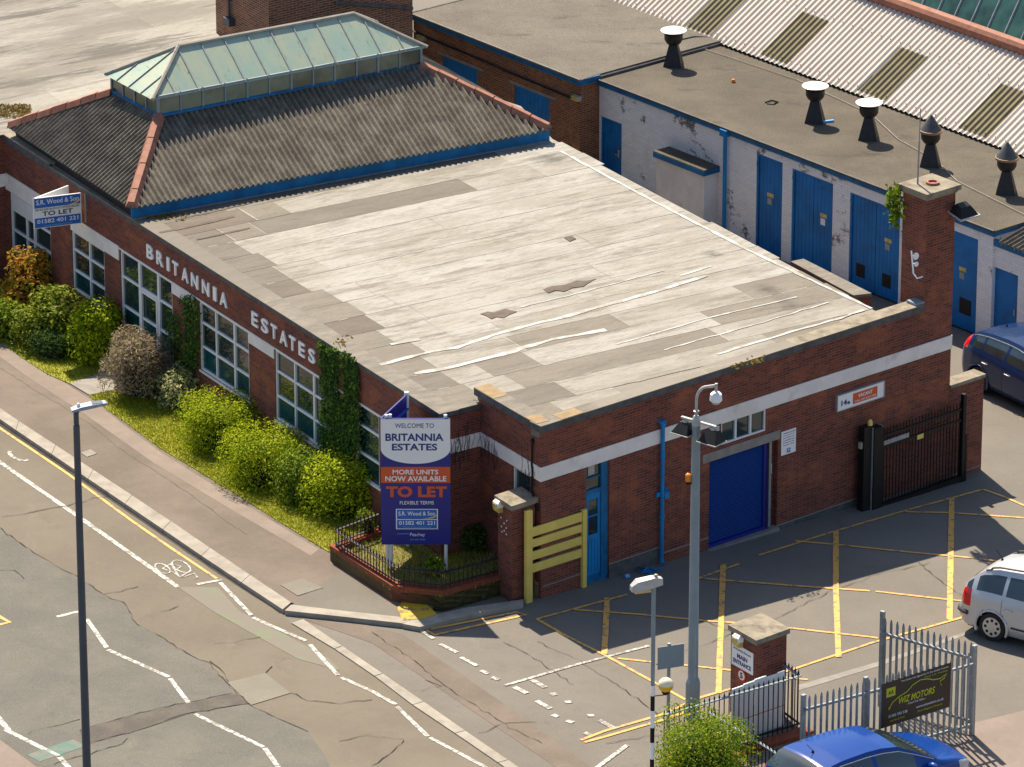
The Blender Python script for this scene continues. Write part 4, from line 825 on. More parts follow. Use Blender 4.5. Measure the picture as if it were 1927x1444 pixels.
for a, b, c, e, _ in wins:
    mb = MB(); nb = 9
    for j in range(nb): mb.box(FK, a+(b-a)*j/nb+.004, a+(b-a)*(j+1)/nb-.004, -.06, -.03, c, e-.07)
    mb.box(FK, a, b, -.06, -.012, e-.07, e); mb.build('boarded_window', M['blue_dk'], KB)
    MB().box(FK, a-.25, b+.22, -.03, .006, e, e+.07).build('lintel', M['concrete'], KB)
mb = MB(); mb.box(FK, -.06, KL+.06, -.02, .07, ZK-.16, ZK-.01); mb.box(FKE, -.07, .62, -.02, .07, ZK-.161, ZK-.0105); mb.build('fascia', M['blue'], KB)
mb = MB(); mb.tube([FK.p(-.08, .07, ZK+.0), FK.p(KL+.06, .07, ZK)], .03, 6); mb.tube([FK.p(KL+.06, .07, ZK), FK.p(KL+.06, -8, ZK)], .03, 6); mb.build('roof_trim', M['concrete'], KB)
b2 = backL+bkin*.5; b2 = b2*[1, 1, 0]+[0, 0, ZK]; w2_ = FW.p(uL+.01, 0, ZK); pl = [FK.p(-.08, .08, ZK), FK.p(KL+.06, .08, ZK), FK.p(KL+.06, -14, ZK), b2+bkin*8, b2, w2_]
MB().slab(pl, .05).build('roof', M['gravel2'], KB)
mb = MB(); c0 = FK.uz(795, 62), FK.uz(1090, 187); pp = [FK.p(u, .03, c0[0][1]-.05+(c0[1][1]-c0[0][1])*(c0[0][0]-u)/(c0[0][0]-c0[1][0])) for u in np.linspace(c0[0][0]+1, c0[1][0], 12)]; mb.tube(pp, .03, 6); mb.build('conduit', M['black'], KB)
for i, (x, y) in enumerate(((797, 70), (1088, 184))):
    a = FK.uz(x, y); mb = MB(); mb.box(FK, a[0]-.13, a[0]+.13, 0, .10, a[1]-.06, a[1]+.06); lp = mb.build('bulkhead_lamp', M['alu'])
    MB().box(FK, a[0]-.125, a[0]+.125, .10, .14, a[1]-.055, a[1]+.055).build('diffuser', M['lensyellow'], lp); lp['_x'] = 0
    tag(lp, ('yellowed bulkhead lamp at the far left end of the brick store wall', 'yellowed bulkhead lamp near the right corner of the brick store wall')[i], 'wall lamp', 'bulkhead lamps on the brick store')
# ---- warehouse with corrugated roof
M['cream_sheet'] = flat('cream_sheeting', (.62, .54, .46), .55, .06, 1.2, dirt=(.50, .42, .34), dsc=1.5, dlo=.6, dhi=.8)
M['rooflight'] = flat('dirty_rooflight', (.19, .155, .07), .5, .15, 3, dirt=(.13, .105, .05))
WH = thing('warehouse', bk0-[0, 0, 1], 'big warehouse with cream corrugated roof, brown rooflight panels and terracotta ridge', 'building')
e0 = bk0-bd*9+[0, 0, .12]; e1 = bk1+bd*6+[0, 0, .12]; upd = np.array([-bd[1], bd[0], 0]); upd = upd if upd[1] > 0 else -upd
PIT = R(30); usl = upd*math.cos(PIT)+np.array([0, 0, math.sin(PIT)]); nsl = np.cross(bd, usl); nsl = nsl if nsl[2] > 0 else -nsl
rg = PLN(1780, 42, e0, nsl); LSL = float((rg-e0)@usl)
def slope(px, py): q_ = PLN(px, py, e0, nsl)-e0; return q_@bd, q_@usl
RL = []
for xs in (((1312, 38), (1350, -25)), ((1450, 90), (1512, 15)), ((1630, 160), (1690, 85)), ((1822, 225), (1890, 150)), ((1990, 305), (2060, 230))):
    (s0, t0), (s1, t1) = slope(*xs[0]), slope(*xs[1]); RL.append(((s0+s1)/2, (s0+s1)/2+1.02, min(t0, 3.2) if 0 else t0-.25, t1))
WLn = float((e1-e0)@bd); mb = MB(); pit = .178; k = 8; rt = MB()
t0m = np.mean([r[2] for r in RL]); t1m = np.mean([r[3] for r in RL])
cols = int(WLn/pit*k)
def P_(s, t, h): return e0+bd*s+usl*t+nsl*h
def prof(i):                               # rounded ridge, tight dark valley
    f = (i % k)/k; return .030*math.sin(2*math.pi*f)
prev = None
for i in range(cols+1):
    s = WLn*i/cols; h = prof(i)
    if prev is not None:
        sm = (s+prev[0])/2; inr = any(r[0] <= sm <= r[1] for r in RL)
        for a, b, up2 in ((-.1, t0m, 0), (t0m, t1m, 1), (t1m, LSL, 0)):
            tgt = rt if (inr and up2) else mb
            tgt.poly([P_(prev[0], a, prev[1]), P_(s, a, h), P_(s, b, h), P_(prev[0], b, prev[1])])
    prev = (s, h)
wr = mb.build('roof', M['cream_sheet'], WH, smooth=True); 
# each rooflight its own sheet
for r in RL:
    m2 = MB(); pv = None
    for i in range(cols+1):
        s = WLn*i/cols; h = prof(i)+.004
        if r[0] <= s <= r[1]+WLn/cols:
            if pv: m2.poly([P_(pv[0], t0m, pv[1]), P_(s, t0m, h), P_(s, t1m, h), P_(pv[0], t1m, pv[1])])
            pv = (s, h)
    if m2.v: m2.build('rooflight', M['rooflight'], wr, smooth=True)
mb = MB(); mb.tube([P_(0, LSL, .06), P_(WLn, LSL, .06)], .19, 10); mb.build('ridge_tiles', M['terracotta'], WH)
mb = MB(); 
for t_ in (t0m, t1m):
    for i in range(0, cols, k*2): mb.lathe(P_(WLn*i/cols+pit*.25, t_+.1, .03), [(.012, 0), (.012, .015), (.004, .018)], 6)
mb.build('roof_bolts', M['lead'], wr)
M['greenglass'] = glass('green_wired_glass', (.03, .085, .068), .2, .4, .5)
n2s = upd*math.cos(R(-24))+np.array([0, 0, math.sin(R(-24))]); g0 = P_(0, LSL, .1)
gA_ = [g0, g0+bd*WLn, g0+bd*WLn+n2s*9, g0+n2s*9]
# valley floor then a steep north-light beyond the ridge
v0 = g0+upd*3.4-[0, 0, 1.5]; ngl = upd*math.cos(R(58))+np.array([0, 0, math.sin(R(58))])
MB().poly([P_(0, LSL, -.05), P_(WLn, LSL, -.05), v0+bd*WLn, v0]).build('rear_slope', M['corr'], WH)
MB().poly([v0, v0+bd*WLn, v0+bd*WLn+ngl*7, v0+ngl*7]).build('north_light', M['greenglass'], WH)
mb = MB()
for i in range(int(WLn/.62)): s = i*.62; mb.tube([v0+bd*s+ngl*.0, v0+bd*s+ngl*7], .03, 5)
mb.build('glazing_bar', M['galv'], WH)
fr = Fr(e0, math.degrees(math.atan2(bd[1], bd[0])), math.degrees(math.atan2(-upd[1], -upd[0]))); mb = MB(); mb.box(fr, 0, WLn, -.3, -.06, -3.5, -.05); mb.build('wall', M['brick_back'], WH)
# ---- far left: concrete roof and brick tower
far = [FA.p(20.2, -.4, ZR-.004), H(-300, 40, ZR), H(-300, -160, ZR), H(900, -160, ZR), H(760, 60, ZR), FA.p(13.7, -9, ZR-.004)]
AN = thing('annexe', H(100, 100, 0), 'neighbouring block with a broad blotched concrete flat roof behind the corrugated hipped roof', 'building')
fl0, fl1, fl2 = H(-60, 160, ZR), H(-300, -200, ZR), H(1000, -200, ZR)
MB().slab([FA.p(20.3, -.62, 3.70), FP.p(3, -.5, 3.70), H(-400, -300, 3.70), H(700, -300, 3.70), H(690, 80, 3.7), FA.p(13.7, -6.5, 3.70)], .03).build('roof', M['felt_far'], AN)
TB = H(407, 62, 3.70); FT = Fr(TB*[1, 1, 0], AZ_A, 211.4); TW = TH_ = uat(FT, 507, 4.0); T1 = FT.p(TW, 0, 0); FT2 = Fr(T1, 36.0, -54.0)
TWR = thing('stair_tower', TB, 'plain brick tower rising from the flat roofs behind the glazed lantern', 'tower')
mb = MB(); wall(mb, FT, TW, 0, 3.0, 8.2) if TW < 0 else wall(mb, FT, 0, TW, 3.0, 8.2); TL_ = uat(FT2, 776, 5.0); wall(mb, FT2, 0, TL_, 0.0, 8.2); mb.poly([FT.p(0, 0, 8.2), T1+[0, 0, 8.2], FT2.p(TL_, 0, 8.2), FT2.p(TL_, -5, 8.2), FT.p(0, -6, 8.2)]); mb.build('wall', M['brick_tower'], TWR)
mb = MB(); f = FT.uz(437, 40); mb.box(FT, f[0]-.16, f[0]+.16, 0, .18, f[1]-.08, f[1]+.1); mb.tube([FT.p(f[0]+.05, .06, f[1]+.1), FT.p(f[0]+.05, .05, 8)], .035, 8); mb.build('hopper_and_pipe', M['dark_post'], TWR)
mb = MB(); mb.tube([FT2.p(TL_*.45, .05, 4.9), FT2.p(TL_*.99, .05, 4.3)], .05, 8); mb.build('pipe', M['lead'], TWR)
# low store wall in the alley
al = [(1488, 492), (1512, 487), (1640, 552), (1606, 556)]; AP = [H(x, y, 2.6) for x, y in al]
mb = MB(); mb.prism([p*[1, 1, 0]+[0, 0, -1.5] for p in AP], [p-[0, 0, .08] for p in AP]); lo = mb.build('alley_store', M['brick']); MB().slab([p+[0, 0, .0] for p in AP], .07).build('roof', M['felt'], lo)
tag(lo, 'narrow brick alley store with a felt top between the main roof and the blue doors', 'outbuilding')
# ---- roof vents
def vent(px, py, kind, capy, lab):
    b = H(px, py, ZW); s = .95 if kind == 'disc' else .95
    t_ = thing('roof_vent', b, lab, 'roof vent', 'black vents standing on the workshop roof')
    mb = MB(); sq = lambda r, z: [b+np.array([x*r, y*r, z]) for x, y in ((-.8, -.6), (.6, -.8), (.8, .6), (-.6, .8))]
    mb.prism(sq(.36*s, -.02), sq(.155*s, .58)); mb.build('base', M['vent_black'], t_)
    mb = MB(); mb.lathe(b, [(.15, .56), (.19, .60), (.235, .68), (.24, .83), (.17, .86)], 20); mb.build('neck', M['vent_black'], t_, smooth=True)
    mb = MB()
    if kind == 'disc': mb.lathe(b, [(.16, .86), (.30, .90), (.335, .93), (.25, .965), (.02, 1.01)], 28); mb.build('cap', M['capwhite'], t_, smooth=True)
    else:
        mb.lathe(b, [(.22, .86), (.27, .88), (.27, .91), (.02, 1.28)], 28); mb.build('cap', M['capgrey'], t_)
        mb = MB(); mb.lathe(b, [(.262, .845), (.285, .85), (.285, .905), (.262, .91)], 28); mb.build('rim', M['copper'], t_)
M['capwhite'] = flat('white_cowl', (.78, .80, .83), .35, .05, 5, dirt=(.45, .42, .38), dsc=5, dlo=.62, dhi=.75); M['capgrey'] = flat('grey_cone', (.10, .095, .088), .4, .2, 4, metal=.4); M['copper'] = flat('rusty_rim', (.30, .17, .09), .5, .25, 6)
vent(1267, 122, 'disc', 55, 'vent with white disc cap nearest the far end, a black hose beside it')
vent(1533, 228, 'disc', 160, 'vent with white disc cap and a pale blue strip lying at its foot')
vent(1634, 260, 'disc', 190, 'white capped vent with a chipped brown spot, beside the cone topped vents')
vent(1750, 310, 'cone', 215, 'vent with grey cone cap standing behind the brick chimney')
vent(1893, 362, 'cone', 270, 'vent with grey cone cap nearest the right end of the roof')
mb = MB(); mb.tube([H(x, y, ZW+.03) for x, y in ((1283, 78), (1380, 110), (1500, 150), (1640, 215), (1690, 262), (1760, 300), (1800, 340), (1860, 370), (1940, 410))], .011, 5); tag(mb.build('cable', M['cream']), 'thin pale cable running across the workshop roof past the vents', 'cable')
mb = MB(); c = H(1290, 74, ZW); mb.tube([H(1283, 76, ZW+.1), H(1305, 71, ZW+.1), H(1330, 72, ZW+.08), H(1352, 82, ZW+.05)], .05, 8); tag(mb.build('hose', M['vent_black']), 'thick black hose lying on the roof beside the farthest vent', 'hose')
mb = MB(); mb.box(Fr(H(1545, 232, ZW), 20, -70), -.0, .34, -.03, .03, .0, .05); tag(mb.build('plastic_strip', M['ltblue']), 'pale blue strip lying at the foot of a white capped vent', 'offcut')
mb = MB(); mb.lathe(H(1380, 155, ZW), [(.05, 0), (.06, .03), (.04, .08), (.01, .09)], 10); tag(mb.build('ball', M['amber'], smooth=True), 'small orange ball lying alone on the workshop roof', 'ball')
mb = MB(); mb.tube([H(1440, 193, ZW+.02), H(1452, 189, ZW+.03), H(1464, 192, ZW+.02), H(1456, 196, ZW+.02), H(1443, 195, ZW+.02)], .018, 5); tag(mb.build('strap', M['black']), 'dark looped strap lying on the workshop roof', 'strap')
# ---------------------------------------------------------------- signs
def agent(par, fr, u0, u1, z0, z1, o, full):
    """estate agent's panel: name on blue, phone number on blue"""
    U = lambda f: u0+(u1-u0)*f; Zf = lambda f: z0+(z1-z0)*f
    if full:
        plate(par, fr, u0, u1, z0, z1, 'signwhite', -.02, o, 'panel'); o += .001
        plate(par, fr, U(.02), U(.98), Zf(.665), Zf(.98), 'boardblue', o, o+.002, 'name_field'); plate(par, fr, U(.02), U(.98), Zf(.02), Zf(.335), 'boardblue', o, o+.002, 'phone_field')
        text(par, fr, 'S.R. Wood & Son', U(.06), U(.95), Zf(.77), Zf(.93), 'signwhite', o+.004, .012); text(par, fr, 'RETAIL/RESTAURANT/OFFICE/LEISURE', U(.04), U(.96), Zf(.575), Zf(.64), 'txtblack', o+.004, .0)
        text(par, fr, 'TO LET', U(.18), U(.82), Zf(.39), Zf(.54), 'txtblack', o+.004, .02); text(par, fr, '01582 401 221', U(.07), U(.93), Zf(.155), Zf(.285), 'signwhite', o+.004, .012); text(par, fr, 'www.srwood.co.uk', U(.2), U(.8), Zf(.05), Zf(.105), 'ltblue', o+.004)
        sw = (.655, .70)
    else:
        plate(par, fr, u0, u1, z0, z1, 'signwhite', 0, o, 'panel'); o += .001
        plate(par, fr, U(.025), U(.975), Zf(.50), Zf(.965), 'boardblue', o, o+.002, 'name_field'); plate(par, fr, U(.025), U(.975), Zf(.035), Zf(.46), 'boardblue', o, o+.002, 'phone_field')
        text(par, fr, 'S.R. Wood & Son', U(.06), U(.93), Zf(.68), Zf(.88), 'signwhite', o+.004, .012); text(par, fr, '01582 401 221', U(.07), U(.93), Zf(.22), Zf(.41), 'signwhite', o+.004, .012); text(par, fr, 'www.srwood.co.uk', U(.16), U(.84), Zf(.08), Zf(.15), 'ltblue', o+.004); sw = (.53, .60)
    mb = MB(); zA, zB = Zf(sw[0]), Zf(sw[1]+.13 if full else sw[1]+.13)
    c = [(.62, 0), (.75, .12), (.88, .42), (.975, 1.0)]
    mb.poly([fr.p(U(a), o+.003, zA+(zB-zA)*b) for a, b in c]+[fr.p(U(a), o+.003, zA+(zB-zA)*(b-.35 if b > .35 else 0)) for a, b in reversed(c)]); mb.build('swoosh', M['gold'], par)
# board on the facade
zt = 3.20; aW = H(152, 363, zt); 
nF = FA.o; zt = [z for z in np.linspace(3.2, 3.6, 81) if (H(152, 363, z)-FC)@nF > .02][-1] if True else 3.4
aW = H(152, 363, zt); ap = H(62, 374, zt); bW = H(128, 349, zt)
LB = thing('to_let_board', aW-[0, 0, 1], 'blue and white to let board fixed high on the long brick wall', 'sign board')
azb = math.degrees(math.atan2((aW-ap)[1], (aW-ap)[0])); fb1 = Fr(ap*[1, 1, 0], azb, azb-90); wb = float(np.linalg.norm((aW-ap)[:2])); zb = fb1.uz(66, 431)[1]
agent(LB, fb1, 0, wb, zb, zt, .012, True)
azb2 = math.degrees(math.atan2((bW-ap)[1], (bW-ap)[0])); fb2 = Fr(ap*[1, 1, 0], azb2, azb2+90); MB().box(fb2, 0, float(np.linalg.norm((bW-ap)[:2])), -.02, .012, zb, zt).build('panel', M['signwhite'], LB)
mb = MB(); mb.box(FA, (aW-FC)@FA.x-.0, (aW-FC)@FA.x+.03, 0, .03, zb, zt+.0); mb.build('batten', M['cream'], LB)
# welcome sign
bs = G(838, 1075, .35); FWS = Fr(bs*[1, 1, 0], 0, -90); uz = lambda x, y: FWS.uz(x, y)
uA, zT = uz(716, 788); uB = uz(847, 788)[0]; zB = FWS.uz(848, 1025)[1]; zg0 = gz(bs)
SG = thing('welcome_sign', bs, 'tall navy welcome sign with white top and orange band in the railed corner bed', 'sign')
plate(SG, FWS, uA, uB, zB, zT, 'navy', -.03, 0, 'panel')
wS = uB-uA; U = lambda f: uA+wS*f; Zf = lambda y: FWS.uz(782, y)[1]
mb = MB(); n = 24; ztop = Zf(789); zs = Zf(845); zbm = Zf(873)
pts = [FWS.p(U(0), .002, ztop)]+[FWS.p(U(.5-.5*math.cos(math.pi*i/n)), .002, zs-(zs-zbm)*math.sin(math.pi*i/n)) for i in range(n+1)]+[FWS.p(U(1), .002, ztop)]
mb.poly(pts); mb.build('white_field', M['signwhite'], SG)
plate(SG, FWS, U(0), U(1), Zf(909), Zf(879), 'orange', 0, .002, 'orange_band')
def st(s, x0, x1, y0, y1, m, bold=.0, o=.005): f = lambda x: FWS.uz(x, 900)[0]; text(SG, FWS, s, f(x0), f(x1), Zf(y1), Zf(y0), m, o, bold)
st('WELCOME TO', 744, 817, 797, 805.5, 'navy_text'); st('BRITANNIA', 726, 835, 816, 830, 'navy_text', .028); st('ESTATES', 738, 823, 835, 848, 'navy_text', .028)
st('MORE UNITS', 739, 825, 884, 893, 'signwhite', .022); st('NOW AVAILABLE', 725, 840, 896, 906, 'signwhite', .022); st('TO LET', 726, 841, 915, 936, 'orange', .045); st('FLEXIBLE TERMS', 752, 816, 943, 949.5, 'signwhite', .004)
f_ = lambda x: FWS.uz(x, 960)[0]; agent(SG, FWS, f_(745), f_(824), Zf(996), Zf(958), .004, False)
st('Peachey', 771, 799, 1003, 1011, 'signwhite', .0); st('020 4252 9900', 771, 799, 1014, 1017, 'ltblue', .0); mb = MB(); mb.box(FWS, f_(747), f_(769), 0, .004, Zf(1005.2), Zf(1004.4)); mb.build('lettering', M['ltblue'], SG)
bk = H(765, 742, zT); apx = FWS.p(uA, -.02, 0); az2 = math.degrees(math.atan2((bk-apx)[1], (bk-apx)[0])); fw2 = Fr(apx, az2, az2+90); w2 = float(np.linalg.norm((bk-apx)[:2]))
plate(SG, fw2, 0.02, w2, zB, zT, 'navy', -.02, .012, 'rear_panel')
mb = MB(); mb.box(fw2, .05, w2, -.05, -.02, zT-.35, zT-.30); mb.build('rail', M['boardblue'], SG)
for i, (u, o) in enumerate(((uA+.12, -.07), (uA+.20, -.09), (uB-.10, -.07))):
    p = FWS.p(u, o, 0); MB().tube([p+[0, 0, gz(p)+.25], p+[0, 0, zT+.06]], .038, 10).build('post', M['white'], SG)
p = bk*[1, 1, 0]; MB().tube([p+[0, 0, gz(p)-.1], p+[0, 0, zT+.05]], .05, 10).build('post', M['white'], SG)
# signs on the side wall
VS = thing('vacant_sign', FS.p(8, .03, 2), 'long white sign with 14a and an orange VACANT panel on the side wall', 'sign')
c4 = [su(1573, 745), su(1573, 772), su(1660, 716), su(1660, 745)]; u0, u1 = c4[0][0], c4[2][0]; z1 = (c4[0][1]+c4[2][1])/2; z0 = (c4[1][1]+c4[3][1])/2
plate(VS, FS, u0, u1, z0, z1, 'signwhite', .004, .06, 'panel'); w_ = u1-u0; h_ = z1-z0
mb = MB()
for a in ((u0-.015, u1+.015, z1, z1+.015), (u0-.015, u1+.015, z0-.015, z0), (u0-.015, u0, z0, z1), (u1, u1+.015, z0, z1)): mb.box(FS, a[0], a[1], .004, .075, a[2], a[3])
mb.build('frame', M['alu'], VS)
plate(VS, FS, u0+w_*.33, u0+w_*.86, z0+h_*.14, z0+h_*.84, 'orange', .06, .063, 'orange_panel')
text(VS, FS, '14', u0+w_*.08, u0+w_*.20, z0+h_*.26, z0+h_*.62, 'navy_text', .066, .03); text(VS, FS, 'a', u0+w_*.21, u0+w_*.27, z0+h_*.26, z0+h_*.46, 'navy_text', .066, .03)
text(VS, FS, 'VACANT', u0+w_*.44, u0+w_*.75, z0+h_*.49, z0+h_*.72, 'signwhite', .067, .02); text(VS, FS, 'CALL 020 4252 9900', u0+w_*.37, u0+w_*.83, z0+h_*.23, z0+h_*.36, 'signwhite', .067, .0)
NS = thing('notice', FS.p(6.9, .02, 1.4), 'white paper notice with a blue emblem beside the blue roller shutter', 'notice')
a, b = su(1469, 858), su(1497, 806); plate(NS, FS, a[0], b[0], a[1], (su(1469, 812)[1]+b[1])/2, 'signwhite', .004, .02, 'panel'); zt_ = (su(1469, 812)[1]+b[1])/2; hh = zt_-a[1]; ww = b[0]-a[0]
for i, s in enumerate(('PARKING NOTICE', 'private land', 'permit holders only', 'no unauthorised', 'parking at any time', 'charges apply')): text(NS, FS, s, a[0]+ww*.12, a[0]+ww*(.88 if i else .95), zt_-hh*(.12+.1*i), zt_-hh*(.075+.1*i), 'navy_text', .023, 0)
plate(NS, FS, a[0]+ww*.38, a[0]+ww*.62, a[1]+hh*.06, a[1]+hh*.24, 'boardblue', .02, .024, 'emblem'); text(NS, FS, 'P', a[0]+ww*.44, a[0]+ww*.56, a[1]+hh*.09, a[1]+hh*.21, 'signwhite', .027, .02)
# floodlight and aerial on the chimney
FLD = thing('floodlight', FS.p(U_CE, .3, 6.1), 'black floodlight fixed to the top of the brick chimney', 'floodlight')
mb = MB(); c = FS.p(U_CE-.02, .30, 6.08); q_ = lambda u, o, z: FS.p(U_CE-.02+u, .3+o, 6.08+z)
mb.prism([q_(-.28, -.18, -.06), q_(.28, -.18, -.06), q_(.28, .20, -.16), q_(-.28, .20, -.16)], [q_(-.14, -.10, .12), q_(.14, -.10, .12), q_(.14, .06, .06), q_(-.14, .06, .06)]); mb.build('housing', M['black'], FLD)
mb = MB(); mb.prism([q_(-.3, -.2, -.08), q_(.3, -.2, -.08), q_(.3, .22, -.18), q_(-.3, .22, -.18)], [q_(-.3, -.2, -.05), q_(.3, -.2, -.05), q_(.3, .22, -.15), q_(-.3, .22, -.15)]); mb.build('rim', M['alu'], FLD); mb = MB(); mb.box(FS, U_CE-.1, U_CE+.02, 0, .18, 6.0, 6.06); mb.build('bracket', M['black'], FLD)
AER = thing('aerial', FS.p(U_CH-.05, -.3, 4.5), 'small white aerial with two round discs on the left face of the chimney', 'aerial')
FCL = Fr(FS.p(U_CH, 0, 0), AZ_B+90, AZ_B+180); uc = lambda x, y, o=.25: FCL.uz(x, y, o)
p0, p1, p2, p3 = uc(1715, 472), uc(1719, 515), uc(1726, 524), uc(1736, 521, .02); mb = MB(); mb.tube([FCL.p(p0[0], .25, p0[1]), FCL.p(p1[0], .25, p1[1]), FCL.p(p2[0], .25, p2[1]), FCL.p(p3[0], .02, p3[1])], .018, 8); mb.build('mast', M['white_paint'], AER)
for (x, y, r) in ((1722, 482, .085), (1723, 497, .06)):
    a = uc(x, y, .22); c = FCL.p(a[0], .22, a[1]); mb = MB(); mb.lathe(c, [(.01, 0), (r*.8, .01), (r, .03), (r*.9, .035), (.01, .02)], 16, ax=np.array([.55, -.8, .1])); mb.tube([c, FCL.p(a[0]+.08, .25, a[1]-.0)], .012, 6); mb.build('disc', M['capwhite'], AER, smooth=True)
# ---------------------------------------------------------------- corner pier, planter, railings, yellow frame
def pier(name, front, top_px, wl_, wr_, az_l, az_r, zt, lab, capo=.06):
    F0 = np.array([front[0], front[1], 0]); b = F0+d(az_l)*wl_; c = F0+d(az_r)*wr_; e = b+d(az_r)*wr_; zb = gz(F0)-.4
    t_ = thing(name, [*F0[:2], gz(F0)], lab, 'gate pier'); sq = [F0, c, e, b]
    MB().prism([p+[0, 0, zb] for p in sq], [p+[0, 0, zt-.11] for p in sq]).build('brickwork', M['brick'], t_)
    dl, dr = d(az_l)*capo, d(az_r)*capo; cs = [F0-dl-dr, c-dl+dr, e+dl+dr, b+dl-dr]; MB().prism([p+[0, 0, zt-.11] for p in cs], [p+[0, 0, zt] for p in cs]).build('cap', M['stone'], t_); return t_, F0
pf = G(964, 1136); zt1 = V(958, 950, pf, 0)[2]
P1, PF1 = pier('gate_pier', pf, None, .58, .62, 121.4, 39.7, zt1, 'brick gate pier with stone cap between the railed bed and the yellow frame')
FPL = Fr(PF1, 121.4, 211.4)
def bulkhead(fr, u, z, lab):
    t_ = thing('bulkhead_light', fr.p(u, .05, z), lab, 'wall light'); mb = MB(); mb.lathe(fr.p(u, .02, z), [(.10, 0), (.10, .10), (.08, .13), (.01, .14)], 14, ax=fr.o); mb.box(fr, u-.10, u+.10, 0, .10, z-.12, z); mb.build('lens', M['lensyellow'], t_)
    mb = MB(); mb.box(fr, u-.11, u+.11, 0, .13, z+.0, z+.09); mb.prism([fr.p(u-.11, 0, z+.09), fr.p(u+.11, 0, z+.09), fr.p(u+.11, .13, z+.09), fr.p(u-.11, .13, z+.09)], [fr.p(u-.09, 0, z+.14), fr.p(u+.09, 0, z+.14), fr.p(u+.09, .08, z+.14), fr.p(u-.09, .08, z+.14)]); mb.build('hood', M['white_paint'], t_)
a = FPL.uz(942, 950); bulkhead(FPL, a[0], a[1]-.02, 'white hooded bulkhead light on the gate pier beside the welcome sign')
mb = MB()
for x, y in ((943, 974), (954, 980), (949, 985), (944, 991), (953, 994), (949, 999), (945, 1001), (953, 1006)): a = FPL.uz(x, y); mb.lathe(FPL.p(a[0], .0, a[1]), [(.018, 0), (.018, .008)], 8, ax=FPL.o)
mb.build('old_fixings', M['white_paint'], P1)
MB().box(FS, .0, .0+1e-3, .0, .001, 0, .001) if False else None
# wall between pier and building (blank brick behind the yellow frame is the side wall itself)
yb0, yb1 = G(994, 1134), G(1098, 1105); FY = Fr(yb0*[1, 1, 0], math.degrees(math.atan2((yb1-yb0)[1], (yb1-yb0)[0]))); FY.o = np.array([FY.x[1], -FY.x[0], 0]); yz = lambda x, y: FY.uz(x, y)
YF = thing('barrier_frame', yb0, 'yellow steel frame with four slats standing against the brick side wall', 'barrier')
for xa, xb, yt, ybm in ((989, 1000, 963, 1131), (1094.5, 1102, 960, 1103)): a, b = yz(xa, ybm), yz(xb, ybm); MB().box(FY, a[0], b[0], -.05, .04, gz(FY.p(a[0], 0, 0)), yz(xa, yt)[1]).build('post', M['yellow'], YF)
uu = yz(1000, 1000)[0], yz(1094.5, 990)[0]
for ya, yb_, yc, yd in ((995, 1015, 962.5, 976.5), (1017, 1031, 985.5, 1000.5), (1040, 1056, 1008, 1023), (1063.5, 1079, 1031, 1047)):
    zt_ = (yz(1000, ya)[1]+yz(1094.5, yc)[1])/2; zb_ = (yz(1000, yb_)[1]+yz(1094.5, yd)[1])/2; MB().box(FY, uu[0], uu[1], -.02, .015, zb_, zt_).build('slat', M['yellow'], YF)
# planter wall
HW = .47
ptop = [(621, 1026), (738, 1102), (834, 1113), (965, 1076)]; pg = [G(x, y, HW) for x, y in ptop]; back = [withz(FA.p(.8, .1, 0), HW)]
pg = [G(716, 990, HW)]+pg
PW = thing('planter_wall', G(736, 1140), 'low brick planter wall with orange soldier course round the corner bed', 'wall')
mb = MB(); ms = MB()
for i in range(len(pg)-1):
    a, b = pg[i], pg[i+1]; t_ = (b-a)/np.linalg.norm(b-a); nn = np.array([-t_[1], t_[0], 0]); nn = nn/np.linalg.norm(nn)*.22
    if (np.array([-2.6, .6, 0])-a)@nn < 0: nn = -nn
    mb.prism([p-[0, 0, HW+.3] for p in (a, b, b+nn, a+nn)], [p-[0, 0, .10] for p in (a, b, b+nn, a+nn)]); o_ = -nn*.06
    ms.prism([p-[0, 0, .10] for p in (a+o_, b+o_, b+nn, a+nn)], [p for p in (a+o_, b+o_, b+nn, a+nn)])
mb.build('brickwork', M['brick'], PW); ms.build('soldier_course', M['brick_soldier'], PW)
bed = [p+[0, 0, -.12] for p in pg]+[withz(FS.p(.02, -.05, 0), HW-.12), withz(FL.p(LL, .0, 0), HW-.12), withz(FA.p(0, 0, 0), HW-.12), withz(FA.p(1.2, 0, 0), HW-.12)]
M['bed'] = asphalt('dry_bed_grass', (.18, .15, .05), (.27, .21, .085), .4, 1.5); structure(MB().slab(bed, .5), 'planting_bed', M['bed'])
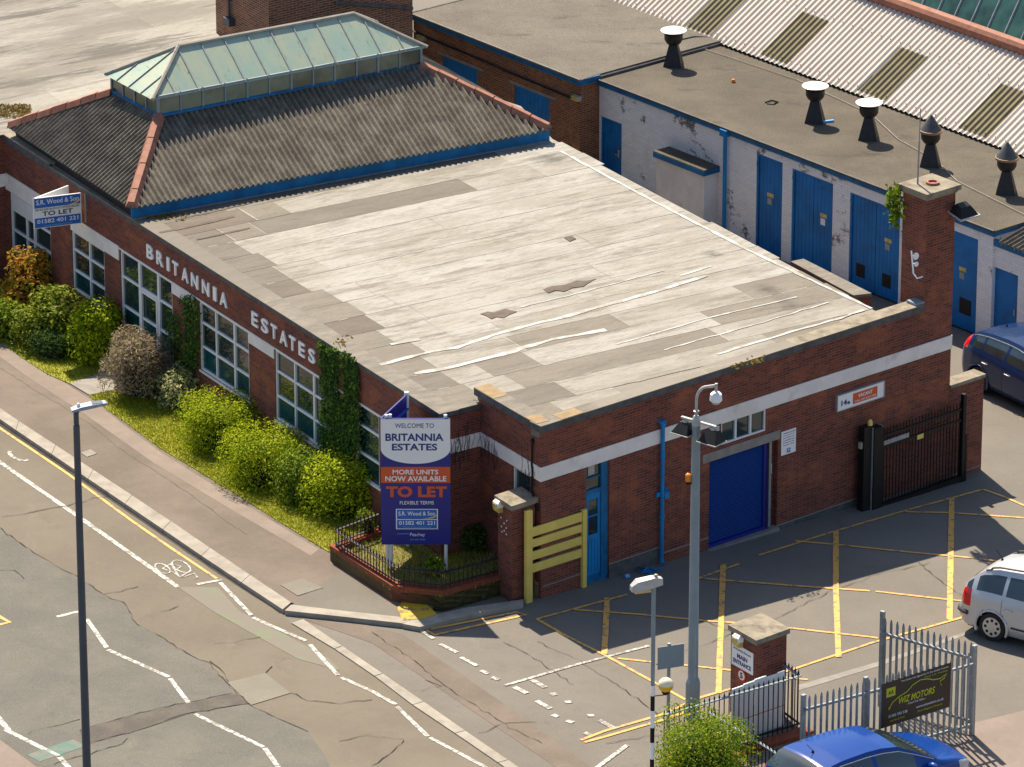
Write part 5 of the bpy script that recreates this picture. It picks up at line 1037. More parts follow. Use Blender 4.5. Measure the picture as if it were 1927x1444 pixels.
def railing(name, pts, h, lab, grp=None, gap=.115, r0=.017, spear=True, inset=.0, m='iron', hi=.03, hb=.07, toprail=None):
    """bars between a top and bottom rail along a path of points"""
    pts = [np.asarray(p, float) for p in pts]; t_ = thing(name, pts[0], lab, 'railing', grp)
    L = [0.]; 
    for a, b in zip(pts, pts[1:]): L.append(L[-1]+float(np.linalg.norm(b-a)))
    at = lambda s: np.array([np.interp(s, L, [p[k] for p in pts]) for k in range(3)])
    for zz, rr in ((h, .03), (hb, .025)):
        mb = MB()
        for a, b in zip(pts, pts[1:]):
            fr = Fr(a, math.degrees(math.atan2((b-a)[1], (b-a)[0]))); ln = float(np.linalg.norm((b-a)[:2])); sl_ = (b-a)[2]
            A_ = [fr.p(0, -rr, zz-.012), fr.p(0, rr, zz-.012), fr.p(0, rr, zz+.012), fr.p(0, -rr, zz+.012)]; mb.prism(A_, [q_+fr.x*ln+[0, 0, sl_] for q_ in A_])
        mb.build('rail', M[toprail if zz == h and toprail else m], t_)
    n = int(L[-1]/gap)
    for i in range(n+1):
        p = at(L[-1]*i/n); mb = MB(); mb.tube([p+[0, 0, .0], p+[0, 0, h+.0]], .0115, 6)
        if spear: mb.lathe(p+[0, 0, h+.01], [(.011, 0), (.02, .03), (.003, .11)], 6)
        mb.build('bar', M[m], t_)
    return t_
inn = [p+np.array([0, 0, 0]) for p in pg]; cen_ = np.array([-2.4, .6, 0])
rp_ = []
for p in pg: v_ = (cen_-p)*[1, 1, 0]; rp_.append(p+v_/np.linalg.norm(v_)*.13)
railing('bed_railing', rp_[:], .36, 'dark iron spear-topped railing standing on the planter wall round the welcome sign')
# ---------------------------------------------------------------- sliding gate
ga, gb = G(1642, 957), G(1812, 905); FG = Fr(ga*[1, 1, 0], math.degrees(math.atan2((gb-ga)[1], (gb-ga)[0]))); gg = lambda x, y: FG.uz(x, y); zG = lambda u: gz(FG.p(u, 0, 0))
GT = thing('sliding_gate', ga, 'tall black steel sliding gate drawn back against the brick side wall', 'gate')
uP = gg(1655, 950)[0]; uE = gg(1808, 900)[0]; zT0 = gg(1658, 838)[1]; zT1 = gg(1806, 758)[1]
mb = MB(); a = gg(1622, 950)[0]; b = gg(1633, 950)[0]; c = gg(1653, 950)[0]; zt_ = gg(1640, 805)[1]
mb.box(FG, a, b+.06, -.16, .02, zG(a)-.1, zt_+.05); mb.box(FG, b+.08, c, -.12, .08, zG(b)-.1, zt_-.02); mb.build('gate_post', M['black'], GT)
mb = MB(); mb.box(FG, b+.05, b+.075, -.1, .05, zG(b), zt_-.0); mb.box(FG, c-.005, c+.02, -.08, .05, zG(b), zt_); mb.build('guide_strip', M['galv'], GT); mb = MB(); mb.lathe(FG.p(b+.05, -.04, zt_+.05), [(.055, 0), (.055, .08), (.03, .13), (.0, .13)], 12); mb.build('beacon', M['yellow'], GT); MB().box(FG, a-.06, a, -.1, -.02, gg(1625, 845)[1], gg(1625, 835)[1]+.02).build('sensor', M['cream'], GT)
zb0, zb1 = zG(uP)+.12, zG(uE)+.12; zt0 = gg(1658, 843)[1]; zt1_ = gg(1806, 770)[1]
zm0 = gg(1658, 815)[1]; ztop = (gg(1658, 822)[1]+gg(1806, 772)[1])/2
mb = MB()
for z in (ztop-.0, ztop-.26): mb.box(FG, uP, uE, -.02, .02, z-.03, z+.03)
mb.box(FG, uP, uE, -.05, .05, (zb0+zb1)/2-.12, (zb0+zb1)/2-.02); mb.box(FG, uP, uP+.06, -.03, .03, zb1-.1, ztop); mb.build('frame', M['black'], GT)
MB().box(FG, uE-.03, uE+.06, -.05, .05, zG(uE)-.2, gg(1809, 743)[1]).build('end_post', M['black'], GT); MB().box(FG, uE+.07, uE+.12, -.05, .05, zG(uE)-.2, gg(1812, 820)[1]).build('end_post', M['black'], GT)
nb = 26
for i in range(1, nb): u = uP+(uE-uP)*i/nb; mb = MB(); mb.tube([FG.p(u, 0, (zb0+zb1)/2-.03), FG.p(u, 0, ztop+.18)], .013, 6); mb.build('bar', M['black'], GT)
a = gg(1725, 818)[0]; plate(GT, FG, a, a+.19, ztop-.36, ztop-.25, 'yellow', .021, .027, 'warning_plate'); plate(GT, FG, uP+.02, uP+.85, ztop-.225, ztop-.12, 'galv', .0, .012, 'gate_rack')
# low boundary wall carrying on from the chimney
a = V(1852, 703, FS.p(0, -.0, 0), AZ_B); uB2 = float(a@FS.x); zB2 = float(a[2]); mb = MB(); mb.box(FS, U_CE+.01, uB2, -.34, -.002, -1.4, zB2-.09); bw_ = mb.build('boundary_wall', M['brick']); mb = MB(); mb.box(FS, U_CE+.01, uB2+.03, -.36, .03, zB2-.09, zB2-.01); mb.build('coping', M['stone'], bw_)
tag(bw_, 'short low brick wall with pale coping joined to the chimney corner by the blue hatchback', 'wall')
# ---------------------------------------------------------------- lamp posts
def lamp_left():
    base = G(167, 1560); z1 = zfor(base, 772); t_ = thing('street_lamp', base, 'slim dark slate street lamp with flat LED head leaning over the footway', 'street lamp')
    top = V(143, 775, base, 0); top = np.array([top[0], top[1], top[2]])
    MB().tube([base, base+(top-base)*.97], [.085, .062], 14).build('column', M['dark_post'], t_, smooth=True)
    mb = MB(); mb.tube([base+(top-base)*.955, top+[0, 0, -.02]], .05, 10); mb.tube([top+[-.0, 0, -.06], top+[.03, 0, .03]], .045, 8); mb.build('collar', M['dark_post'], t_)
    fr = Fr(top+np.array([0, 0, .04]), 14, 104); mb = MB(); w0 = .17; c = [(-.09, .10, .03), (.08, .12, .06), (.34, .12, .06), (.56, .10, .035), (.60, .05, .01)]
    prof = []
    for u, wq, h in c: prof.append([fr.p(u, -wq, 0+u*.13), fr.p(u, wq, u*.13), fr.p(u, wq*.8, h+u*.13), fr.p(u, -wq*.8, h+u*.13)])
    vs = [p for r in prof for p in r]; fs = [(i*4+k, i*4+(k+1) % 4, (i+1)*4+(k+1) % 4, (i+1)*4+k) for i in range(len(c)-1) for k in range(4)]+[(3, 2, 1, 0), tuple(range(len(vs)-4, len(vs)))]
    mb.add(vs, fs); mb.build('lamp_head', M['galv'], t_); mb = MB(); mb.box(fr, .30, .50, -.07, .07, .098, .115); mb.build('solar_panel', M['dark_post'], t_); mb = MB(); mb.lathe(fr.p(.05, 0, .05), [(.035, 0), (.035, .05), (.02, .075), (.0, .08)], 10); mb.build('photocell', M['capwhite'], t_)
lamp_left()
def bel():
    base = G(1226, 1532); t_ = thing('belisha_lamp', base, 'black and white banded crossing post with a yellow globe and a lantern on top', 'crossing lamp'); zt = zfor(base, 1098); p = base*[1, 1, 0]
    z1 = zfor(base, 1290); MB().tube([p+[0, 0, z1], p+[0, 0, zt]], .042, 12).build('column', M['grey_post'], t_, smooth=True)
    z = z1; k = 1; bands = []; ys = [1290, 1309, 1337, 1369, 1397, 1428, 1460, 1490, 1532]
    for i, (a, b) in enumerate(zip(ys, ys[1:])): MB().tube([p+[0, 0, zfor(base, b)], p+[0, 0, zfor(base, a)]], .043, 12).build('band', M['white_paint' if i % 2 == 0 else 'black'], t_, smooth=True)
    fr = Fr(p+[0, 0, zt], 197, 107); mb = MB(); sec = [(-.16, .09, .10, -.02), (.0, .10, .14, -.05), (.08, .12, .13, -.06), (.34, .13, .10, -.10), (.46, .08, .0, -.10)]
    vs = []; fs = []
    for u, wq, zt_, zb_ in sec: vs += [fr.p(u, -wq, zb_), fr.p(u, wq, zb_), fr.p(u, wq*.75, zt_), fr.p(u, -wq*.75, zt_)]
    fs = [(i*4+k, i*4+(k+1) % 4, (i+1)*4+(k+1) % 4, (i+1)*4+k) for i in range(len(sec)-1) for k in range(4)]+[(3, 2, 1, 0), (16, 17, 18, 19)]; mb.add(vs, fs); mb.build('lantern', M['alu'], t_)
    mb = MB(); mb.box(fr, .08, .40, -.09, .09, -.14, -.09); mb.build('lens', M['lensyellow'], t_); mb = MB(); mb.lathe(fr.p(-.04, 0, .12), [(.035, 0), (.035, .06), (.0, .07)], 10); mb.build('photocell', M['cream'], t_)
    gc = H(1253, 1289, zfor(base, 1289)); gc[1] = base[1]; zc = zfor(base, 1289); gc[2] = zc; R_ = .15
    mb = MB(); mb.lathe(gc, [(R_*math.cos(a), R_*math.sin(a)) for a in np.linspace(-1.45, 1.45, 14)], 22); gl = mb.build('globe', M['globe'], t_, smooth=True)
    mb = MB(); mb.lathe(gc-[0, 0, R_+.06], [(.03, 0), (.07, .03), (.085, .075)], 14); mb.tube([p+[0, 0, zc-.24], gc-[0, 0, R_+.06]], .012, 6); mb.build('bracket', M['black'], t_)
m, t, b = newmat('amber_globe'); g_ = N(t, 'SeparateXYZ'); t.links.new(vec(t, 'Generated'), g_.inputs[0]); t.links.new(mix(t, ramp(t, g_.outputs['Z'], .45, .62), (.75, .42, .01), (.80, .72, .52)), b.inputs['Base Color']); b.inputs['Roughness'].default_value = .25; M['globe'] = m
bel()
def cctv():
    base = G(1303, 1352); p = base*[1, 1, 0]; zz = lambda y: zfor(base, y); t_ = thing('lighting_column', base, 'tall grey column carrying a dome camera, two floodlights and an amber beacon in the car park', 'lighting column')
    mb = MB(); mb.tube([p+[0, 0, gz(p)], p+[0, 0, zz(1283)]], .155, 8); mb.tube([p+[0, 0, zz(1283)], p+[0, 0, zz(1273)]], [.155, .105], 8); mb.build('base_box', M['grey_post'], t_)
    mb = MB(); mb.tube([p+[0, 0, zz(1275)], p+[0.0, 0, zz(800)]], [.105, .085], 14); mb.build('column', M['grey_post'], t_, smooth=True)
    mb = MB(); mb.lathe(p+[0, 0, zz(800)], [(.09, 0), (.09, .12), (.05, .2)], 12); mb.build('head_cap', M['alu'], t_)
    x = np.array([1., 0, 0])*1/89*1.0; zt = zz(775); pth = [p+[0, 0, zz(790)], p+[0.0, 0, zz(755)]]+[p+np.array([.19-.19*math.cos(a), 0, zz(755)+.30*math.sin(a)]) for a in np.linspace(.15, 1.45, 7)]+[p+np.array([.36, 0, zz(726)]), p+np.array([.385, 0, zz(724)])]
    mb = MB(); mb.tube(pth, .03, 8); mb.tube([p+np.array([.385, 0, zz(722)]), p+np.array([.385, 0, zz(737)])], .03, 8); mb.lathe(p+[0, 0, zz(776)], [(.03, 0), (.06, .01), (.06, .03), (.03, .04)], 12); mb.build('swan_neck', M['alu'], t_, smooth=True)
    c = p+np.array([.385, 0, zz(756)]); mb = MB(); mb.lathe(c, [(.095, 0), (.125, .03), (.115, .16), (.075, .2), (.03, .21)], 20); cm = mb.build('dome_camera', M['capwhite'], t_, smooth=True); mb = MB(); mb.lathe(c-[0, 0, .06], [(.02, 0), (.07, .015), (.10, .06)], 16); mb.build('dome', M['alu'], cm, smooth=True)
    zf = zz(793); fr = Fr(p+[0, 0, zf], -38, 52); mb = MB(); mb.box(fr, -.36, .55, -.03, .03, -.02, .02); mb.build('crossbar', M['alu'], t_)
    for u, sc in ((-.26, 1), (.42, 1.1)):
        q_ = lambda a, b_, z: fr.p(u+a*sc, b_*sc, z*sc-.12); mb = MB(); mb.prism([q_(-.2, -.22, -.16), q_(.2, -.22, -.16), q_(.2, .12, -.16), q_(-.2, .12, -.16)], [q_(-.1, -.06, .04), q_(.1, -.06, .04), q_(.1, .08, .04), q_(-.1, .08, .04)]); fl = mb.build('floodlight', M['black'], t_)
        mb = MB(); mb.prism([q_(-.21, -.23, -.18), q_(.21, -.23, -.18), q_(.21, .13, -.18), q_(-.21, .13, -.18)], [q_(-.21, -.23, -.16), q_(.21, -.23, -.16), q_(.21, .13, -.16), q_(-.21, .13, -.16)]); mb.build('rim', M['alu'], fl); mb = MB(); mb.lathe(q_(0, 0, .04), [(.06, 0), (.05, .05), (.01, .06)], 10); mb.build('gear_knob', M['alu'], fl)
    b0 = p+np.array([-.145, -.02, zz(905)]); mb = MB(); mb.lathe(b0, [(.055, 0), (.055, .14), (.03, .165), (.0, .17)], 14); mb.build('beacon', M['amber'], t_, smooth=True); mb = MB(); mb.lathe(b0-[0, 0, .06], [(.05, 0), (.05, .06)], 12); mb.box(Fr(b0, 0, -90), .03, .12, -.02, .02, -.06, -.02); mb.build('beacon_base', M['black'], t_)
cctv()
# parking sign seen from behind
sb = G(1257, 1392); SP = thing('post_sign', sb, 'grey back of a rectangular sign on a post beside the tall lighting column', 'sign'); fr = Fr(sb*[1, 1, 0], 20, -70); sz = lambda x, y: fr.uz(x, y)
a, b = sz(1236, 1262), sz(1286, 1208); MB().tube([sb, sb*[1, 1, 0]+[0, 0, sz(1262, 1212)[1]+.02]], .036, 10).build('post', M['galv'], SP); MB().box(fr, a[0], b[0], .03, .045, a[1]+.03, b[1]-.02).build('plate', M['grey_post'], SP)
MB().box(fr, a[0], b[0], -.045, -.035, a[1]+.1, a[1]+.14).build('channel', M['galv'], SP)
# main entrance pier
pf2 = G(1421, 1366); zt2 = V(1421, 1203, pf2, 0)[2]
P2_, PF2 = pier('gate_pier', pf2, None, .84, .82, 125.0, 40.0, zt2, 'brick gate pier with stone cap carrying the MAIN ENTRANCE sign', .05)
FP2 = Fr(PF2, 125.0, 215.0); e = lambda x, y: FP2.uz(x, y)
a = e(1393, 1203); bulkhead(FP2, a[0], a[1]-.02, 'white hooded bulkhead light above the MAIN ENTRANCE sign')
ES = thing('entrance_sign', FP2.p(.4, .02, 1.2), 'small white sign reading MAIN ENTRANCE on the brick gate pier', 'sign')
q0, q1 = e(1378, 1232), e(1418, 1250); u0, u1 = q0[0], q1[0]; z1 = (e(1378, 1210)[1]+e(1418, 1227)[1])/2; z0 = (e(1378, 1252)[1]+e(1418, 1268)[1])/2
plate(ES, FP2, u0, u1, z0, z1, 'signwhite', .004, .016, 'panel'); U = lambda f: u0+(u1-u0)*f; Zf = lambda f: z0+(z1-z0)*f
text(ES, FP2, 'Britannia Estates', U(.1), U(.9), Zf(.76), Zf(.86), 'navy_text', .019); text(ES, FP2, 'MAIN', U(.26), U(.74), Zf(.42), Zf(.62), 'navy_text', .019, .03); text(ES, FP2, 'ENTRANCE', U(.08), U(.92), Zf(.14), Zf(.34), 'navy_text', .019, .03)
S5 = thing('speed_sign', FP2.p(.3, .02, .6), 'round white 5 speed sign with red ring below the entrance sign', 'sign'); c = e(1397, 1271); cc = FP2.p(c[0], .012, c[1]); MB().lathe(cc, [(.135, 0), (.135, .008)], 26, ax=FP2.o).build('ring', M['rustred'], S5); MB().lathe(cc, [(.10, .009), (.10, .012)], 26, ax=FP2.o).build('face', M['signwhite'], S5); text(S5, FP2, '5', c[0]+.045, c[0]-.045, c[1]-.065, c[1]+.065, 'txtblack', .028, .03)
# front railings on the low wall
ra_, rb_, rc_ = G(1249, 1447), G(1504, 1372), G(1434, 1322)
zr = V(1249, 1345, ra_, 0)[2]-ra_[2]; h1 = zr
railing('front_railing', [ra_, rb_, rc_], 1.17, 'black railing in front of the entrance pier, top rail coloured pale as a highlight', gap=.125, hb=.12, m='black', toprail='grey_post')  # the rail is black; its highlight is put into a pale top rail
railing('front_railing', [G(1331, 1440), G(1420, 1495), G(1520, 1560)], 1.17, 'black railing running down to the right beside the yellow flowering shrub', gap=.12, hb=.1, m='black', toprail='grey_post')  # pale top rail again paints a highlight on black metal
LWp = [G(1249, 1452), G(1512, 1375)]; fr = Fr(LWp[0]*[1, 1, 0], math.degrees(math.atan2((LWp[1]-LWp[0])[1], (LWp[1]-LWp[0])[0]))); ln = float(np.linalg.norm((LWp[1]-LWp[0])[:2])); mb = MB(); mb.box(fr, 0, ln, .02, .28, -.6, .07); lw_ = mb.build('low_wall', M['wbrick']); mb = MB(); mb.box(fr, -.02, ln+.02, .0, .30, .07, .15); mb.build('coping', M['brick_soldier'], lw_); tag(lw_, 'low white painted brick wall with red brick top under the front railing', 'wall')
bp = G(1376, 1403); fr = Fr(bp*[1, 1, 0], 38.5, -51.5); be = lambda x, y: fr.uz(x, y); BR = thing('panel_board', bp, 'row of white panels leaning behind the front railing at the entrance pier', 'board')
uu = [be(x, 1330)[0] for x in (1376, 1397, 1418, 1440, 1461, 1474)]; zt_ = be(1376, 1297)[1]; zb_ = gz(bp)+.05
for i, (a, b) in enumerate(zip(uu, uu[1:])): MB().box(fr, a+.004, b-.004, .0+.002*(i % 2), .03, zb_, zt_+.02*(i % 3)).build('panel', M['signwhite'], BR)
MB().box(fr, uu[0], uu[-1], .031, .037, zb_+.45, zb_+.462).build('batten', M['rustred'], BR)
# ---------------------------------------------------------------- palisade fences and banner
def palisade(name, A, B, h, n, lab, posts, side=1, topz=None):
    A, B = np.asarray(A), np.asarray(B); t_ = thing(name, A, lab, 'fence', 'steel palisade fences'); az = math.degrees(math.atan2((B-A)[1], (B-A)[0])); fr = Fr(A*[1, 1, 0], az); L = float(np.linalg.norm((B-A)[:2])); zl = lambda u: A[2]+(B-A)[2]*u/L
    for i in range(n):
        u = L*(i+.5)/n; z0 = zl(u)+.06; z1 = zl(u)+h; mb = MB(); w_ = .033; o = .04*side; c = .012
        pts = [(-w_, 0), (-w_*.35, c), (w_*.35, c), (w_, 0)]
        bot = [fr.p(u+a, o+b*side, z0) for a, b in pts]; top = [fr.p(u+a, o+b*side, z1-.09) for a, b in pts]; tip = [fr.p(u+a*.4, o+b*side, z1-.0) for a, b in pts]; tip[1] = fr.p(u-w_*.3, o+c*side, z1); 
        for r0_, r1_ in ((bot, top), (top, tip)):
            for k in range(3): mb.poly([r0_[k], r0_[k+1], r1_[k+1], r1_[k]])
        mb.build('pale', M['galv'], t_)
    for f in (.14, .84):
        A_ = [fr.p(0, -.02, zl(0)+h*f-.025), fr.p(0, .03, zl(0)+h*f-.025), fr.p(0, .03, zl(0)+h*f+.025), fr.p(0, -.02, zl(0)+h*f+.025)]; MB().prism(A_, [q_+fr.x*L+[0, 0, (B-A)[2]] for q_ in A_]).build('rail', M['galv'], t_)
    for u, hh in posts: u *= L; MB().box(fr, u-.045, u+.045, -.09, -.02, zl(u)-.2, zl(u)+hh).build('post', M['galv'], t_)
    return t_, fr, zl, L
pA, pB = G(1512, 1474), G(1832, 1385)
zh = V(1512, 1309, pA, 0)[2]-pA[2]; zh2 = V(1830, 1219, pB, 0)[2]-pB[2]
PAL, fpl, zpl, Lp = palisade('palisade_fence', pA, pB, (zh+zh2)/2-.02, 29, 'front palisade fence of grey steel pales holding the black banner', ((.0, 1.9), (.36, 1.92), (1.0, 1.98)))
print('palisade h', zh, zh2, 'L', Lp)
pC = G(1654, 1330); hC = V(1654, 1152, pC, 0)[2]-pC[2]; pD = pB+np.array([-.05, .12, 0]); 
palisade('palisade_fence', pC, pD, (hC+zh2)/2-.06, 15, 'rear palisade fence of grey steel pales meeting the front one at the corner', ((.0, hC),), side=-1)
print('rear h', hC)
BN = thing('banner', fpl.p(Lp*.55, .06, .9), 'black car dealer banner with yellow car outline tied to the palisade fence', 'banner'); bz = lambda x, y: fpl.uz(x, y, .07)
u0, u1 = bz(1660, 1320)[0], bz(1789, 1280)[0]; z1 = (bz(1660, 1287)[1]+bz(1789, 1248)[1])/2; z0 = (bz(1660, 1366)[1]+bz(1789, 1335)[1])/2
plate(BN, fpl, u0, u1, z0, z1, 'banner', .06, .07, 'sheet'); U = lambda f: u0+(u1-u0)*f; Zf = lambda f: z0+(z1-z0)*f
def bt(s, a, b, c_, e_, m, bold=0, sh=0): text(BN, fpl, s, U(a), U(b), Zf(c_), Zf(e_), m, .074, bold, shear=sh)
bt('This Dealer Has Signed Up To Our Dealer Promise', .27, .96, .90, .95, 'signwhite'); bt('Visit Us Today', .60, .95, .83, .87, 'lime'); plate(BN, fpl, U(.06), U(.19), Zf(.66), Zf(.86), 'lime', .07, .073, 'emblem'); bt('AA', .085, .165, .71, .80, 'txtblack', .02)
bt('WIZ MOTORS', .24, .77, .43, .58, 'lime', .02, .22); bt('- Used Car Sales -', .36, .64, .36, .405, 'signwhite'); bt('www.wizmotors.co.uk', .50, .90, .21, .27, 'signwhite'); bt('01582 593 538', .10, .37, .19, .25, 'signwhite'); bt('Any Make & Model', .12, .33, .08, .13, 'lime'); bt('Zero Deposit Finance', .52, .88, .10, .155, 'lime')
mb = MB(); pc = [(.11, .42), (.15, .52), (.24, .60), (.36, .66), (.44, .77), (.55, .83), (.66, .80), (.74, .74), (.84, .72), (.93, .78), (.90, .70), (.84, .66), (.86, .56)]; pp = [fpl.p(U(a), .074, Zf(b)) for a, b in pc]
mb.tube(pp, .012, 5); mb.tube([fpl.p(U(a), .074, Zf(b)) for a, b in ((.10, .38), (.11, .44))], .02, 5); mb.build('car_outline', M['lime'], BN)
# crumpled blue sheet and a bottle by the wall
c = G(1222, 1078); mb = MB(); pts = [c+np.array([random.gauss(0, .16), random.gauss(0, .07), random.uniform(.0, .16)]) for _ in range(26)]
for i in range(24): mb.poly([pts[i], pts[i+1], pts[(i*7+3) % 26]])
tag(mb.build('plastic_sheet', M['blue_bright']), 'crumpled blue plastic lying on the ground at the foot of the side wall', 'litter')
mb = MB(); c = G(1180, 1088); mb.tube([c+[-.04, 0, .04], c+[.05, .02, .04]], .045, 8); tag(mb.build('bottle', M['ltblue']), 'pale blue plastic bottle lying on the ground near the blue door', 'litter')
# ---------------------------------------------------------------- cars
def paint(name, c, metal=.0, rough=.28, spec=.5):
    m, t, b = newmat(name); b.inputs['Base Color'].default_value = (*c, 1); b.inputs['Metallic'].default_value = metal; b.inputs['Roughness'].default_value = rough; b.inputs['Specular IOR Level'].default_value = .35; b.inputs['Coat Weight'].default_value = .2; b.inputs['Coat Roughness'].default_value = .03
    n = noise(t, vec(t), 3.0, 4); t.links.new(mix(t, ramp(t, n, .45, .8, 0, .25), c, tuple(x*.75+.02 for x in c)), b.inputs['Base Color']); return m
M['carglass'] = glass('car_window', (.018, .032, .036), .03, .9, .3); M['clear'] = glass('headlight_lens', (.30, .32, .34), .08, .9, .2); M['trim'] = flat('black_plastic', (.02, .02, .021), .6, .2, 5); M['taillight'] = flat('tail_light', (.62, .008, .012), .12, .1, 3)
class CF:
    def __init__(s, O, az):
        s.O = O; f = d(az); l = np.array([-f[1], f[0], 0]); s.x = f+[0, 0, gz(f)]; s.x = s.x/np.linalg.norm(s.x); s.y = l+[0, 0, gz(l)]; s.y = s.y/np.linalg.norm(s.y); s.z = np.cross(s.x, s.y)
    def p(s, x, y, z): return s.O+s.x*x+s.y*y+s.z*z
def car(name, label, O, az, top, belt, plan, pm, wheels, wins, ws, rs, hl, tl, rails=False, tall=.0, wr=.315, seams=(), gcut=.18):
    c = CF(O, az); t_ = thing(name, O, label, 'car')
    X = np.array(sorted({*np.round(np.arange(top[0][0], top[-1][0]+.001, .05), 3), *[w for a in wins for w in a]}))
    it = lambda tab, x: np.interp(x, [a for a, _ in tab], [b for _, b in tab])
    rows = []; NG, NT_ = 6, 6
    for x in X:
        zt, zb, wb = it(top, x), min(it(belt, x), it(top, x)-.015), it(plan, x); e = min(1, (x-X[0])/.35, (X[-1]-x)/.35); zs = .19+.14*(1-e)**2
        sec = [(wb*.90, zs), (wb*.955, zs+.06)]+[(wb*(.975+.025*math.sin(math.pi*f)), zs+.06+(zb-zs-.10)*f) for f in (.2, .4, .6, .8, 1.0)]+[(wb*.955, zb)]
        nb = len(sec); gh = zt-zb; wt = max(.12, wb*.955-.03-gh*.44)
        for k in range(1, NG+1):
            f = k/NG; sec.append((wb*.955+(wt-wb*.955)*(f**1.25), zb+gh*(.97*f if gh > .12 else .9*f)))
        for k in range(1, NT_+1):
            f = k/NT_; sec.append((wt*(1-f), zb+gh*(.97 if gh > .12 else .9)+(gh*(.03 if gh > .12 else .1)+.028)*math.sin(f*math.pi/2)))
        rows.append(sec)
    n = len(rows[0]); body, gl, head, tail = MB(), MB(), {1: MB(), -1: MB()}, {1: MB(), -1: MB()}
    for i in range(len(X)-1):
        xm = (X[i]+X[i+1])/2; gh = it(top, xm)-it(belt, xm)
        for j in range(n-1):
            (y0, z0), (y1, z1), (y2, z2), (y3, z3) = rows[i][j], rows[i+1][j], rows[i+1][j+1], rows[i][j+1]; zm = (z0+z1+z2+z3)/4; ym = (y0+y2)/2
            if j < nb+0 and any(math.hypot(xm-wx, zm-wr) < wr+.055 for wx in wheels) and j < nb-1: continue
            tg = body
            if nb-1 <= j < nb-1+NG and j > nb-1 and j < nb+NG-2 and gh > gcut and any(a < xm < b for a, b in wins): tg = gl
            if j >= nb-1+NG and (ws[0] < xm < ws[1] or rs[0] < xm < rs[1]): tg = gl
            if xm > hl[0] and hl[1] < zm < hl[2] and ym > hl[3] and j < nb+3: tg = head
            if xm < tl[0] and tl[1] < zm < tl[2] and ym > tl[3] and j < nb+5: tg = tail
            for s in (1, -1):
                q_ = [c.p(X[i], s*y0, z0), c.p(X[i+1], s*y1, z1), c.p(X[i+1], s*y2, z2), c.p(X[i], s*y3, z3)]
                (tg[s] if isinstance(tg, dict) else tg).poly(q_ if s > 0 else q_[::-1])
    for i, rev in ((0, 1), (len(X)-1, 0)):
        pts = [c.p(X[i], y, z) for y, z in rows[i]]+[c.p(X[i], -y, z) for y, z in rows[i][-2::-1]]; body.poly(pts)
    def weld(mb, nm, mm, par):
        o = mb.build(nm, mm, par, smooth=True); bm = bmesh.new(); bm.from_mesh(o.data); bmesh.ops.remove_doubles(bm, verts=bm.verts, dist=1e-4); bmesh.ops.recalc_face_normals(bm, faces=bm.faces); bm.to_mesh(o.data); bm.free()
        for p in o.data.polygons: p.use_smooth = True
        try: o.data.set_sharp_from_angle(angle=R(40))
        except Exception: pass
        return o
    bo = weld(body, 'body', pm, t_); weld(gl, 'windows', M['carglass'], t_)
    for s in (1, -1):
        if head[s].v: weld(head[s], 'headlight', M['clear'], t_)
        if tail[s].v: weld(tail[s], 'tail_light', M['taillight'], t_)
        if not rails: mb = MB(); mb.tube([c.p(X[k], s*(rows[k][nb+NG-2][0]+.008), rows[k][nb+NG-2][1]+.004) for k, x in enumerate(X) if rs[1]-.1 < x < ws[1]-.12], .011, 5); mb.build('window_trim', M['chrome'], t_)
    mb = MB(); mb.hexa([c.p(x, y, z) for z in (.16, .5) for x, y in ((X[0]+.25, -.72), (X[-1]-.25, -.72), (X[-1]-.25, .72), (X[0]+.25, .72))]); mb.build('underbody', M['dark'], t_)
    wbm = it(plan, 0)
    for wx in wheels:
        for s in (1, -1):
            ce = c.p(wx, s*(wbm*.965-.11), wr); ax = c.y*s; mb = MB(); mb.lathe(ce, [(wr*.6, -.09), (wr*.95, -.095), (wr, -.07), (wr, .07), (wr*.95, .10), (wr*.68, .105)], 28, ax=ax); wh = mb.build('wheel', M['rubber'], t_, smooth=True); mb = MB(); mb.tube([c.p(wx+(wr+.058)*math.cos(a), s*(wbm*.985-.0), wr+(wr+.058)*math.sin(a)) for a in np.linspace(-.35, math.pi+.35, 22)], .028, 6); mb.build('arch_lip', pm, t_, smooth=True)
            mb = MB(); mb.lathe(ce, [(wr*.70, .08), (wr*.68, .108), (wr*.60, .106), (wr*.2, .112), (.0, .115)], 28, ax=ax); mb.build('rim', M['chrome'], wh, smooth=True)
            mb = MB()
            for k in range(8):
                a = 2*math.pi*k/8; q_ = ce+ax*.109+(c.x*math.cos(a)+c.z*math.sin(a))*wr*.47; mb.lathe(q_, [(.034, 0), (.034, .003)], 10, ax=ax)
            mb.build('wheel_slot', M['dark'], wh)
            mb = MB(); nA = 16; R_ = wr+.055
            for k in range(nA):
                a0, a1 = math.pi*k/nA, math.pi*(k+1)/nA; f = lambda a, y: c.p(wx+R_*math.cos(a), s*y, wr+R_*math.sin(a)); mb.poly([f(a0, wbm*.95), f(a1, wbm*.95), f(a1, .5), f(a0, .5)])
            mb.build('wheel_arch', M['trim'], t_)
    for x in seams:
        i = int(np.argmin(abs(X-x))); sec = rows[i]
        for s in (1, -1): mb = MB(); mb.tube([c.p(x, s*(y+.001), z) for y, z in sec[1:nb]], .005, 4); mb.build('door_seam', M['dark'], t_)
    for x in (seams[:-1] if len(seams) > 1 else []):
        i = int(np.argmin(abs(X-x-.16))); y, z = rows[i][nb-3]
        for s in (1, -1): mb = MB(); mb.tube([c.p(x+.08, s*(y+.005), z), c.p(x+.12, s*(y+.03), z+.005), c.p(x+.24, s*(y+.03), z+.005), c.p(x+.28, s*(y+.005), z)], .013, 6); mb.build('door_handle', M['chrome'], t_)
